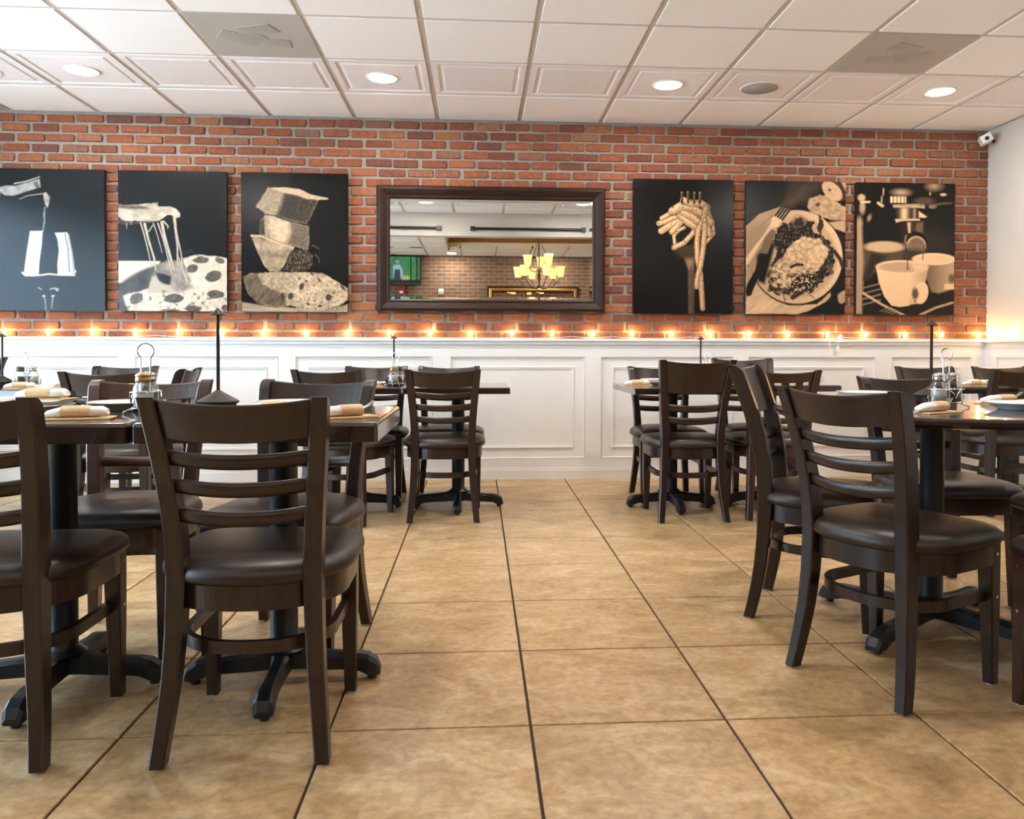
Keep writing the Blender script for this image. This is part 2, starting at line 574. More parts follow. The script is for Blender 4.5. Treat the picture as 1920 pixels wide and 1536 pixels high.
for yi in range(len(gy) - 1):
    for xi in range(len(gx) - 1):
        for (x0, x1, y0, y1) in split_rect((gx[xi], gx[xi + 1], gy[yi], gy[yi + 1])):
            cx, cy = (x0 + x1) / 2, (y0 + y1) / 2
            if any(near(x0, a) and near(y0, b) for a, b in VENTS[:3]):
                vent_boxes.append((x0, x1, y0, y1)); continue
            framed = any(near(y0, p) for p in panel_rows)
            key = (round(x1 - x0, 3), round(y1 - y0, 3), framed)
            if key not in tc:
                w, d = (x1 - x0) / 2 - GAP, (y1 - y0) / 2 - GAP
                def rect(a, b, z): return [(-a, -b, z), (a, -b, z), (a, b, z), (-a, b, z)]
                if framed:
                    i1, i2, i3, i4 = 0.035, 0.045, 0.060, 0.070
                    rings = [rect(w, d, 0.016), rect(w, d, 0), rect(w - i1, d - i1, 0), rect(w - i2, d - i2, 0.006), rect(w - i3, d - i3, 0.006), rect(w - i4, d - i4, 0.001)]
                    mb = MB().loft(rings, smooth=False)
                    tc[key] = mb.mesh('ceiling_panel', 'ceiling_panel')
                else:
                    tc[key] = MB().loft([rect(w, d, 0.016), rect(w, d, 0.002), rect(w - 0.003, d - 0.003, 0)], smooth=False).mesh('ceiling_tile', 'ceiling_white')
            link('ceiling_panel' if framed else 'ceiling_tile', tc[key], ce, (cx, cy, ZC))
for g in gx[1:-1]:
    segs = [(YB, YF)] if not (TRAY[0] < g < TRAY[1]) else [(YB, TRAY[2]), (TRAY[3], YF)]
    for a, b in segs:
        MB().box(g - 0.016, g + 0.016, a, b, ZC + 0.006, ZC + 0.04).build('grid_runner', 'tbar', ce)
for g in gy[1:-1]:
    segs = [(XL, XR)] if not (TRAY[2] < g < TRAY[3]) else [(XL, TRAY[0]), (TRAY[1], XR)]
    for a, b in segs:
        MB().box(a, b, g - 0.016, g + 0.016, ZC + 0.0065, ZC + 0.038).build('grid_cross_tee', 'tbar', ce)
# tray recess over the middle of the room
x0, x1, y0, y1 = TRAY
tr = MB().box(x0, x1, y0 - 0.02, y0, ZC, ZC + 0.10).box(x0, x1, y1, y1 + 0.02, ZC, ZC + 0.10).box(x0 - 0.02, x0, y0, y1, ZC, ZC + 0.40).box(x1, x1 + 0.02, y0, y1, ZC, ZC + 0.40)
tr.box(x0, x1, y0 - 0.02, y0, ZC + 0.25, ZC + 0.40).box(x0, x1, y1, y1 + 0.02, ZC + 0.25, ZC + 0.40)
tr = tr.build('trim_1', 'tan_paint'); tag(tr, kind='structure', label='cream recessed tray in the ceiling')
MB().box(x0, x1, y0 - 0.02, y0 + 0.02, ZC + 0.10, ZC + 0.25).build('oak_fascia', 'oak_trim', tr)
MB().box(x0, x1, y1 - 0.02, y1 + 0.02, ZC + 0.10, ZC + 0.25).build('oak_fascia', 'oak_trim', tr)
# dropped beam across the room in front of the camera
bm_ = MB().box(XL, XR, 1.78, 1.95, 2.40, ZC + 0.02).build('trim_2', 'wall_paint')
tag(bm_, kind='structure', label='white dropped ceiling beam crossing the room')

vent_labels = ['dusty perforated air vent in the ceiling above the bread picture',
               'dusty perforated air vent in the ceiling above the coffee picture',
               'grey perforated air vent at the far corner of the ceiling']
vent_boxes.sort(key=lambda r: {0: 2, 1: 0, 2: 1}[0 if r[0] < -3.5 else (1 if r[0] < 0 else 2)])
for n, (x0, x1, y0, y1) in enumerate(vent_boxes):
    t = thing('ceiling_vent', vent_labels[n], 'air vent', ((x0 + x1) / 2, (y0 + y1) / 2, ZC), 0, 'perforated ceiling vents')
    w, d = (x1 - x0) / 2 - 0.008, (y1 - y0) / 2 - 0.008
    MB().box(-w, w, -d, d, 0.002, 0.014).build('perforated_face', 'perforated_metal', t)
    if n < 2:
        s = 1 if n == 0 else -1
        for (px, py, a, lx, ly) in [(-0.10, 0.02, 0.5, 0.11, 0.075), (0.03, -0.10, -0.35, 0.10, 0.06), (0.08, 0.08, 0.1, 0.085, 0.055), (-0.02, -0.02, 0.9, 0.07, 0.05)]:
            q = MB().chamfer_box(-lx, lx, -ly, ly, 0.0, 0.004, 0.0015).build('deflector_plate', 'perforated_metal', t)
            q.location = (px * s, py, -0.001); q.rotation_euler = (0.008, 0.006 * s, a * s)

# ------------------------------------------------------------------ brick wall
wb = MB().box(XL - 0.1, XR + 0.1, YF, YF + 0.15, -0.1, ZC + 0.5).build('wall_back', 'mortar')
tag(wb, 'red brick wall with grey mortar joints', None, None, 'structure')
CANV = [(-3.462, -2.690), (-2.594, -1.829), (-1.726, -0.958), (1.167, 1.933), (2.033, 2.813), (2.902, 3.684)]
CZ0, CZ1 = 1.250, 2.265
MIR = (-0.750, 0.955, 1.250, 2.190)
PITCH_B, COURSE = 0.2065, 0.0712
bricks = []
k = 0
zc = 2.642
while zc > WAIN_Z - 0.02:
    xs = -3.323 + (PITCH_B / 2 if k % 2 else 0) - PITCH_B * 8
    while xs < XR:
        w = 0.183 + rng.uniform(-0.007, 0.007)
        h = 0.0535 + rng.uniform(-0.003, 0.003)
        a, b = xs + 0.010 + rng.uniform(-0.004, 0.004), 0
        b = a + w
        a, b = max(a, XL + 0.002), min(b, XR - 0.002)
        if b - a > 0.03:
            bricks.append(((a + b) / 2, zc + rng.uniform(-0.003, 0.003), b - a, h))
        xs += PITCH_B
    zc -= COURSE
    k += 1
def hidden(x, z, w, h):
    for a, b in CANV:
        if x - w / 2 > a - 0.02 and x + w / 2 < b + 0.02 and z - h / 2 > CZ0 - 0.01 and z + h / 2 < CZ1 + 0.01: return True
    a, b, c, d = MIR
    return x - w / 2 > a and x + w / 2 < b and z - h / 2 > c and z + h / 2 < d
def brick_shape(w, h, seed):
    r = random.Random(seed)
    c = 0.006
    def ring(a, b, y, j):
        pts = [(-a + c, -b), (a - c, -b), (a, -b + c), (a, b - c), (a - c, b), (-a + c, b), (-a, b - c), (-a, -b + c)]
        return [(px + r.uniform(-j, j), y + r.uniform(-j, j) * 0.6, pz + r.uniform(-j, j)) for px, pz in pts]
    return MB().loft([ring(w / 2, h / 2, 0.02, 0.0008), ring(w / 2, h / 2, 0.004, 0.0012), ring(w / 2 - 0.004, h / 2 - 0.004, 0.0, 0.0012)], smooth=False)
brick_meshes = [brick_shape(0.183, 0.0535, s).mesh('brick', 'brick') for s in range(8)]
vis = [b for b in bricks if not hidden(*b)]
view = [b for b in vis if -3.46 < b[0] < XR]
view.sort(key=lambda b: -b[2] * 100 + abs(b[0] - 0.4) * 0.2)
full = [b for b in view if b[2] > 0.17]
full.sort(key=lambda b: (b[0]) ** 2 + (b[1] - CAM_H) ** 2)
chosen = full[:298]
chosen_set = set(id(b) for b in chosen)
for n, (x, z, w, h) in enumerate(chosen):
    o = link('brick', brick_meshes[n % 8], wb, (x, BRICK_Y + rng.uniform(-0.002, 0.002), z), (0, rng.uniform(-0.006, 0.006), 0))
    o.scale = (w / 0.183, 1, h / 0.0535)
rest = MB()
for n, b in enumerate(bricks):
    if id(b) in chosen_set: continue
    x, z, w, h = b
    s = brick_shape(w, h, 100 + n)
    yy = BRICK_Y + rng.uniform(-0.002, 0.002)
    rest.add([(p[0] + x, p[1] + yy, p[2] + z) for p in s.v], s.f)
tag(rest.build('brick_courses', 'brick_joined', wb), kind='stuff')

# wainscot below the brick: recessed panels between proud rails and stiles
WY = 5.992
wn = MB().box(XL, XR, WY + 0.012, YF, 0.0, WAIN_Z - 0.02).build('trim_3', 'white_paint')
tag(wn, 'white panelled wainscot under the brick wall', None, None, 'structure')
PANELS = [(-3.72, -2.614), (-2.49, -1.465), (-1.343, -0.341), (-0.206, 0.805), (0.926, 1.945), (2.063, 3.066), (3.195, 3.843)]
PZ0, PZ1 = 0.154, 0.922
MB().box(XL, XR, WY, WY + 0.014, PZ1, WAIN_Z - 0.02).build('top_rail', 'white_paint', wn)
MB().box(XL, XR, WY, WY + 0.014, 0.08, PZ0).build('bottom_rail', 'white_paint', wn)
edges = [XL] + [v for p in PANELS for v in p] + [XR]
for q in range(0, len(edges), 2):
    MB().box(edges[q], edges[q + 1], WY, WY + 0.014, PZ0, PZ1).build('stile', 'white_paint', wn)
def moulding(name, parent, x0, x1, z0, z1, y, w=0.018, t=0.011):
    mb = MB()
    def ring(i, yy): return [(x0 + i, yy, z0 + i), (x1 - i, yy, z0 + i), (x1 - i, yy, z1 - i), (x0 + i, yy, z1 - i)]
    mb.loft([ring(0, y), ring(0.004, y - t), ring(w * 0.5, y - t * 0.55), ring(w - 0.003, y - t * 0.7), ring(w, y)], cap=False, smooth=False)
    return mb.build(name, 'white_paint', parent)
for a, b in PANELS:
    moulding('panel_moulding', wn, a + 0.085, b - 0.085, 0.234, 0.846, WY + 0.0125)
    moulding('recess_moulding', wn, a - 0.002, b + 0.002, PZ0 - 0.002, PZ1 + 0.002, WY + 0.0125, 0.012, 0.014)
cap = MB().chamfer_box(XL, XR, WY - 0.03, YF, WAIN_Z - 0.02, WAIN_Z, 0.004)
cap.build('ledge', 'white_paint', wn)
MB().box(XL, XR, WY - 0.014, WY + 0.004, WAIN_Z - 0.045, WAIN_Z - 0.02).build('ledge_moulding', 'white_paint', wn)
bb = MB().box(XL, XR, WY - 0.010, WY + 0.01, 0.0, 0.068).box(XL, XR, WY - 0.005, WY + 0.01, 0.068, 0.084).build('baseboard_back', 'white_paint')
tag(bb, 'white baseboard under the wainscot', None, None, 'structure')

# ------------------------------------------------------------------ right wall
wr = MB().box(XR, XR + 0.15, YB - 0.1, YF + 0.15, -0.1, ZC + 0.5).build('wall_right', 'wall_paint')
tag(wr, 'plain off-white side wall', None, None, 'structure')
RX = XR - 0.028
wnr = MB().box(RX + 0.012, XR, YB, WY - 0.0, 0, WAIN_Z - 0.02).build('trim_4', 'white_paint')
tag(wnr, 'white panelled wainscot on the side wall', None, None, 'structure')
MB().box(RX, RX + 0.014, YB, WY, PZ1, WAIN_Z - 0.02).build('top_rail', 'white_paint', wnr)
MB().box(RX, RX + 0.014, YB, WY, 0.0, PZ0).build('bottom_rail', 'white_paint', wnr)
ys = [5.85 - 1.12 * q for q in range(8)]
prev = WY
for y in ys:
    MB().box(RX, RX + 0.014, y, prev, PZ0, PZ1).build('stile', 'white_paint', wnr)
    prev = y - 1.0
MB().box(RX - 0.03, XR, YB, WY - 0.031, WAIN_Z - 0.02, WAIN_Z).build('ledge', 'white_paint', wnr)
# small nails left in the side wall
for (yy, zz) in [(5.62, 2.24), (5.58, 1.93)]:
    nl = MB().tube([(XR + 0.005, yy, zz), (XR - 0.02, yy, zz), (XR - 0.024, yy, zz + 0.012)], 0.0025, 6).build('wall_hook', 'white_plastic')
    tag(nl, 'tiny %s nail hook in the off-white side wall' % ('upper' if zz > 2 else 'lower'), 'hook', 'nail hooks on the side wall')

# ------------------------------------------------------------------ left wall with windows (daylight)
WIN = [(-0.10, 2.20), (2.45, 4.75)]
WZ0, WZ1 = 0.25, 2.40
wl = MB()
wl.box(XL - 0.15, XL, YB - 0.1, YF + 0.15, -0.1, WZ0).box(XL - 0.15, XL, YB - 0.1, YF + 0.15, WZ1, ZC + 0.5)
seg = [YB - 0.1] + [v for w in WIN for v in w] + [YF + 0.15]
for q in range(0, len(seg), 2):
    wl.box(XL - 0.15, XL, seg[q], seg[q + 1], WZ0, WZ1)
wl = wl.build('wall_left', 'wall_paint'); tag(wl, 'off-white wall with two wide windows', None, None, 'structure')
for n, (a, b) in enumerate(WIN):
    w = MB().box(XL - 0.10, XL - 0.04, a, a + 0.05, WZ0, WZ1).box(XL - 0.10, XL - 0.04, b - 0.05, b, WZ0, WZ1)
    w.box(XL - 0.10, XL - 0.04, a, b, WZ0, WZ0 + 0.05).box(XL - 0.10, XL - 0.04, a, b, WZ1 - 0.05, WZ1)
    w.box(XL - 0.09, XL - 0.05, (a + b) / 2 - 0.02, (a + b) / 2 + 0.02, WZ0, WZ1)
    w = w.build('window_%d' % (n + 1), 'white_paint'); tag(w, 'white framed window in the left wall', None, None, 'structure')
    for (p, q) in ((a + 0.05, (a + b) / 2 - 0.02), ((a + b) / 2 + 0.02, b - 0.05)):
        MB().box(XL - 0.073, XL - 0.069, p, q, WZ0 + 0.05, WZ1 - 0.05).build('pane', 'window_glass', w)
    ld = bpy.data.lights.new('window_portal', 'AREA')
    ld.shape = 'RECTANGLE'; ld.size = b - a; ld.size_y = WZ1 - WZ0
    ld.cycles.is_portal = True
    lo = bpy.data.objects.new('window_portal', ld); col.objects.link(lo)
    lo.location = (XL - 0.14, (a + b) / 2, (WZ0 + WZ1) / 2)
    lo.rotation_euler = (PI / 2, 0, -PI / 2)
gd = MB().box(XL - 14, XL - 0.16, -12, 16, -0.3, -0.15).build('ground', 'pavement')
tag(gd, 'grey pavement outside the windows', None, None, 'structure')

# ------------------------------------------------------------------ rear wall (seen in the mirror)
wrr = MB().box(XL - 0.1, XR + 0.1, YB - 0.15, YB, -0.1, ZC + 0.5).build('wall_rear', 'rear_brick')
tag(wrr, 'tan brick wall across the room', None, None, 'structure')
# ------------------------------------------------------------------ ceiling lamps and speakers
def downlight(x, y, label, group):
    t = thing('recessed_ceiling_light', label, 'ceiling light', (x, y, ZC), 0, group)
    MB().lathe([(0.078, 0.004), (0.078, -0.006), (0.100, -0.004), (0.103, 0.002), (0.103, 0.004)], 32).build('trim_ring', 'white_plastic', t)
    MB().lathe([(0.074, 0.004), (0.074, -0.0075), (0.0001, -0.0085)], 32).build('lens', 'lamp_glow', t)
    return t
gw = 'recessed ceiling lights along the brick wall'
downlight(-2.434, 5.129, 'glowing recessed ceiling light above the wine and cheese pictures', gw)
downlight(-0.605, 5.129, 'glowing recessed ceiling light above the bread picture and mirror edge', gw)
downlight(1.224, 5.129, 'glowing recessed ceiling light above the pasta picture', gw)
downlight(3.053, 5.129, 'glowing recessed ceiling light above the coffee picture', gw)
for n, x in enumerate((-2.434, -0.605, 1.224, 3.053)):
    downlight(x, 2.69, 'glowing ceiling light in the row before the beam, number %s from the windows' % ('one', 'two', 'three', 'four')[n], 'recessed ceiling lights before the beam')
for n, x in enumerate((-2.3, -0.47, 1.25, 2.95)):
    downlight(x, -2.2, 'glowing ceiling light by the tan rear wall, number %s from the windows' % ('one', 'two', 'three', 'four')[n], 'recessed ceiling lights by the rear wall')
def speaker(x, y, label):
    t = thing('ceiling_speaker', label, 'speaker', (x, y, ZC), 0, 'round ceiling speakers')
    MB().lathe([(0.118, 0.004), (0.118, -0.005), (0.128, -0.004), (0.130, 0.004)], 32).build('rim', 'white_plastic', t)
    MB().lathe([(0.116, 0.003), (0.116, -0.004), (0.0001, -0.007)], 32).build('grille', 'grey_grille', t)
speaker(1.84, 5.15, 'round grey speaker grille in the ceiling beside the pasta light')
speaker(-3.08, 5.18, 'round grey speaker in the ceiling at the left picture edge')
speaker(-1.04, -1.43, 'round grey ceiling speaker near the television')

# ------------------------------------------------------------------ string of bulbs on the ledge
st = thing('string_lights', 'string of glowing clear bulbs on white cord along the wainscot ledge', 'string lights', (0, 0, WAIN_Z))
bx = [-3.396 + 0.3037 * i for i in range(-3, 25)]
sock = MB().lathe([(0.0085, 0.0), (0.0085, 0.004), (0.0075, 0.006), (0.0075, 0.022), (0.0062, 0.024)], 12).mesh('light_socket', 'white_plastic')
bulb = MB().lathe([(0.0060, 0.022), (0.0100, 0.030), (0.0118, 0.039), (0.0102, 0.048), (0.006, 0.056), (0.0008, 0.062)], 12).mesh('bulb', 'bulb_glow')
BY = 5.985
pts = []
tilt = {}
for i, x in enumerate(bx):
    if x > 3.93: break
    ang = rng.uniform(-0.12, 0.12)
    if 3.0 < x < 3.45: ang = 0.5
    if 3.45 < x < 3.8: ang = 0.22
    s = link('light_socket', sock, st, (x, BY, 0.003), (0.0, ang, 0))
    link('bulb', bulb, s)
    pts.append((x, BY + 0.008, 0.006))
    pts.append((x + 0.15, BY + rng.uniform(-0.012, 0.014), 0.004 + (0.012 if rng.random() < 0.25 else 0)))
for y in (5.93, 5.714, 5.41, 5.107, 4.80):
    s = link('light_socket', sock, st, (XR - 0.048, y, 0.003), (0.1, 0, 0))
    link('bulb', bulb, s)
    pts.append((XR - 0.030, y, 0.005))
    pts.append((XR - 0.028, y - 0.15, 0.005))
# one bulb hanging over the edge with the plug and a slack loop
s = link('light_socket', sock, st, (2.757, WY - 0.040, -0.022), (0.15, 0.15, 0)); link('bulb', bulb, s)
MB().tube(pts, 0.0022, 6).build('cord', 'white_plastic', st)
loop = [(2.69, BY - 0.035, 0.004), (2.685, WY - 0.034, -0.03), (2.69, WY - 0.034, -0.10), (2.72, WY - 0.034, -0.155), (2.75, WY - 0.034, -0.10), (2.757, WY - 0.036, -0.03)]
MB().tube(loop, 0.0022, 6).build('cord_loop', 'white_plastic', st)
MB().chamfer_box(2.738, 2.758, WY - 0.047, WY - 0.030, -0.10, -0.055, 0.003).build('plug', 'white_plastic', st)

# ------------------------------------------------------------------ printed canvases
NW, NH = 168, 222
class Paint:
    def __init__(self, x0, y0, x1, y1, bgc=0.010):
        u = (np.arange(NW) + 0.5) / NW
        v = (np.arange(NH) + 0.5) / NH
        self.X, self.Y = np.meshgrid(x0 + u * (x1 - x0), y0 + v * (y1 - y0))
        self.w = (x1 - x0)
        self.px = self.w / NW
        self.L = np.full((NH, NW), bgc, float)
        self.r = np.random.default_rng(int(x1 * 7 + y1))
    def noise(self, sx, sy=None, oct=3, ang=0.0):
        sy = sy or sx
        c, s = math.cos(ang), math.sin(ang)
        xr, yr = self.X * c + self.Y * s, -self.X * s + self.Y * c
        out = 0; amp = 1; tot = 0
        for o in range(oct):
            g = self.r.random((64, 64))
            a, b = xr / sx * 2 ** o, yr / sy * 2 ** o
            ia, ib = np.floor(a).astype(int), np.floor(b).astype(int)
            fa, fb = a - ia, b - ib
            fa, fb = fa * fa * (3 - 2 * fa), fb * fb * (3 - 2 * fb)
            G = lambda i, j: g[j % 64, i % 64]
            n = (G(ia, ib) * (1 - fa) + G(ia + 1, ib) * fa) * (1 - fb) + (G(ia, ib + 1) * (1 - fa) + G(ia + 1, ib + 1) * fa) * fb
            out = out + n * amp; tot += amp; amp *= 0.55
        return out / tot
    def sdf(self, pts):
        P = np.array(pts, float)
        d = np.full(self.X.shape, 1e9); ins = np.zeros(self.X.shape, bool)
        for i in range(len(P)):
            ax, ay = P[i]; bx_, by_ = P[(i + 1) % len(P)]
            ex, ey = bx_ - ax, by_ - ay
            t = np.clip(((self.X - ax) * ex + (self.Y - ay) * ey) / (ex * ex + ey * ey + 1e-9), 0, 1)
            d = np.minimum(d, np.hypot(self.X - ax - t * ex, self.Y - ay - t * ey))
            c = (ay > self.Y) != (by_ > self.Y)
            xi = ex * (self.Y - ay) / (ey if abs(ey) > 1e-9 else 1e-9) + ax
            ins ^= c & (self.X < xi)
        return np.where(ins, -d, d)
    def mask(self, sd, soft): return np.clip(0.5 - sd / (2 * soft), 0, 1)
    def put(self, m, val): self.L = self.L * (1 - m) + val * m
    def poly(self, pts, val, soft=None, rough=0, rs=30):
        sd = self.sdf(pts)
        if rough: sd = sd + (self.noise(rs) - 0.5) * 2 * rough
        self.put(self.mask(sd, soft or self.px), val)
    def ell(self, cx, cy, rx, ry, val, ang=0, soft=None, rough=0, rs=30, alpha=1.0):
        c, s = math.cos(ang), math.sin(ang)
        a = ((self.X - cx) * c + (self.Y - cy) * s) / rx
        b = (-(self.X - cx) * s + (self.Y - cy) * c) / ry
        sd = (np.hypot(a, b) - 1) * min(rx, ry)
        if rough: sd = sd + (self.noise(rs) - 0.5) * 2 * rough
        self.put(self.mask(sd, soft or self.px) * alpha, val)
    def stroke(self, pts, w0, val, w1=None, soft=None, shade=0.0):
        P = np.array(pts, float)
        w1 = w0 if w1 is None else w1
        n = len(P) - 1
        sd = np.full(self.X.shape, 1e9)
        for i in range(n):
            ax, ay = P[i]; bx_, by_ = P[i + 1]
            ex, ey = bx_ - ax, by_ - ay
            t = np.clip(((self.X - ax) * ex + (self.Y - ay) * ey) / (ex * ex + ey * ey + 1e-9), 0, 1)
            w = w0 + (w1 - w0) * (i + t) / n
            sd = np.minimum(sd, np.hypot(self.X - ax - t * ex, self.Y - ay - t * ey) - w)
        if shade:
            val = val * (1 - shade * np.clip(1 + sd / max(w0, 1e-6), 0, 1) ** 1.5)
        self.put(self.mask(sd, soft or self.px), val)
    def colors(self, dark, light, gain=1.0):
        L = (np.clip(self.L * gain, 0, 1) ** 1.7)[..., None]
        return np.array(dark) * (1 - L) + np.array(light) * L

def pic_wine():
    p = Paint(0, 45, 1045, 1448, 0.0)
    p.ell(0, 270, 75, 105, 0.42, soft=14)
    p.poly([(-20, 200), (60, 235), (120, 215), (215, 215), (440, 140), (450, 228), (330, 268), (190, 318), (110, 312), (60, 270), (-20, 300)], 0.50 + 0.35 * p.noise(60), soft=9)
    p.stroke([(205, 195), (300, 175), (400, 140), (440, 122)], 7, 0.85, 4)
    p.stroke([(395, 185), (415, 240)], 5, 0.08); p.stroke([(412, 175), (432, 238)], 4, 0.12)
    p.stroke([(250, 347), (330, 312), (460, 292)], 4, 0.75, 5)
    p.poly([(470, 285), (500, 275), (535, 320), (525, 390), (510, 430), (490, 400), (475, 350)], 0.30 + 0.6 * p.noise(25, 60), soft=6)
    p.stroke([(485, 430), (478, 500), (482, 560), (465, 660)], 9, 0.25 + 0.5 * p.noise(20, 45), 9)
    p.poly([(345, 660), (465, 658), (455, 800), (432, 960), (425, 1085), (380, 1110), (285, 1100), (283, 1080), (310, 880)], 1.0, soft=6)
    p.poly([(575, 675), (690, 668), (712, 700), (745, 900), (765, 1060), (740, 1095), (600, 1090), (597, 1000), (612, 850), (600, 740)], 0.78 + 0.2 * p.noise(40, 200), soft=5)
    p.stroke([(672, 680), (700, 830), (712, 1060)], 5, 0.35)
    p.stroke([(705, 690), (740, 880), (755, 1070)], 6, 0.5)
    p.stroke([(272, 1075), (300, 1102), (440, 1098), (520, 1085), (620, 1095), (755, 1098), (770, 1050)], 11, 0.95, 6)
    p.stroke([(420, 1222), (448, 1240)], 5, 0.8); p.stroke([(530, 1236), (565, 1226), (610, 1236)], 5, 0.9); p.stroke([(585, 1240), (600, 1252)], 6, 0.9)
    p.stroke([(468, 1300), (482, 1350), (488, 1440)], 6, 0.7, 4); p.stroke([(555, 1302), (548, 1360), (542, 1430)], 6, 0.75, 3)
    p.ell(468, 1305, 14, 8, 0.9); p.ell(556, 1303, 16, 8, 0.9)
    return p.colors((0.003, 0.003, 0.003), (0.62, 0.58, 0.53))
def pic_cheese():
    p = Paint(35, 42, 1150, 1482, 0.0)
    # plate edge, dark pizza base
    p.poly([(0, 968), (460, 968), (460, 1200), (0, 1200)], 0.97, soft=8)
    p.ell(640, 1330, 690, 360, 0.12 + 0.2 * p.noise(90), ang=-0.15, soft=16)
    cheese = 0.72 + 0.35 * p.noise(70) + 0.1 * p.noise(20)
    p.poly([(690, 940), (760, 915), (900, 905), (1160, 930), (1160, 1500), (150, 1500), (95, 1420), (80, 1330), (150, 1300), (300, 1265), (500, 1240), (640, 1270), (690, 1200), (720, 1080)], cheese, soft=10, rough=16, rs=60)
    p.poly([(380, 1100), (430, 1010), (520, 965), (640, 970), (700, 1010), (760, 1130), (800, 1240), (640, 1290), (420, 1260)], 0.35 + 0.4 * p.noise(60), soft=18, rough=14)
    p.poly([(420, 1090), (500, 1100), (570, 1130), (560, 1205), (500, 1200), (450, 1170)], 0.06, soft=10)
    p.poly([(340, 1240), (375, 1130), (420, 1130), (470, 1200), (560, 1220), (620, 1290), (330, 1300)], 0.78, soft=10, rough=8)
    for (x, y, a, b, g) in [(885, 952, 82, 36, 0), (795, 1042, 62, 44, -0.2), (1012, 1120, 85, 55, -0.3), (1030, 1308, 88, 42, 0.05), (600, 1350, 96, 46, -0.05), (215, 1352, 72, 52, -0.5), (795, 1455, 86, 32, 0.05), (570, 1475, 90, 14, 0), (1130, 1450, 40, 34, -0.4), (1080, 960, 50, 30, 0.3)]:
        p.ell(x, y, a, b, 0.22 + 0.22 * p.noise(30), g, soft=5, rough=8)
    p.put(np.clip((p.noise(45) - 0.62) * 6, 0, 1) * (p.Y > 1270) * 0.6, 0.2)
    # lifted slice
    p.poly([(20, 390), (150, 395), (300, 385), (440, 372), (450, 400), (560, 408), (640, 430), (675, 470), (668, 520), (630, 530), (590, 500), (540, 490), (470, 545), (330, 575), (200, 560), (120, 590), (20, 500)], 0.55 + 0.45 * p.noise(70, 35), soft=6, rough=14, rs=40)
    p.poly([(20, 392), (150, 400), (290, 405), (350, 430), (200, 440), (20, 430)], 0.28, soft=14, rough=10)
    p.poly([(20, 525), (100, 560), (210, 565), (420, 560), (330, 580), (150, 600), (20, 600)], 0.18, soft=8)
    p.stroke([(120, 590), (122, 640)], 6, 0.7, 3); p.stroke([(165, 570), (170, 600)], 6, 0.6, 3)
    for pts, a, b in [([(262, 575), (300, 700), (340, 870), (372, 1030)], 8, 5), ([(305, 590), (345, 760), (400, 940), (415, 1060)], 14, 8), ([(395, 580), (440, 720), (482, 885)], 5, 4),
                      ([(440, 580), (500, 760), (540, 930), (580, 1090)], 8, 6), ([(480, 570), (505, 700), (555, 880), (600, 1050)], 16, 12), ([(610, 520), (622, 640), (640, 800), (640, 1000)], 16, 8),
                      ([(625, 640), (655, 780), (680, 900), (690, 1060)], 6, 9), ([(500, 560), (545, 610), (540, 635)], 10, 4), ([(345, 665), (390, 600)], 7, 6), ([(640, 900), (680, 1020), (740, 1180)], 6, 12)]:
        p.stroke(pts, a, 0.62 + 0.25 * p.noise(50), b, soft=3)
    p.poly([(690, 860), (800, 830), (800, 890), (690, 915)], 0.10, soft=14)
    return p.colors((0.003, 0.003, 0.003), (0.64, 0.53, 0.41))
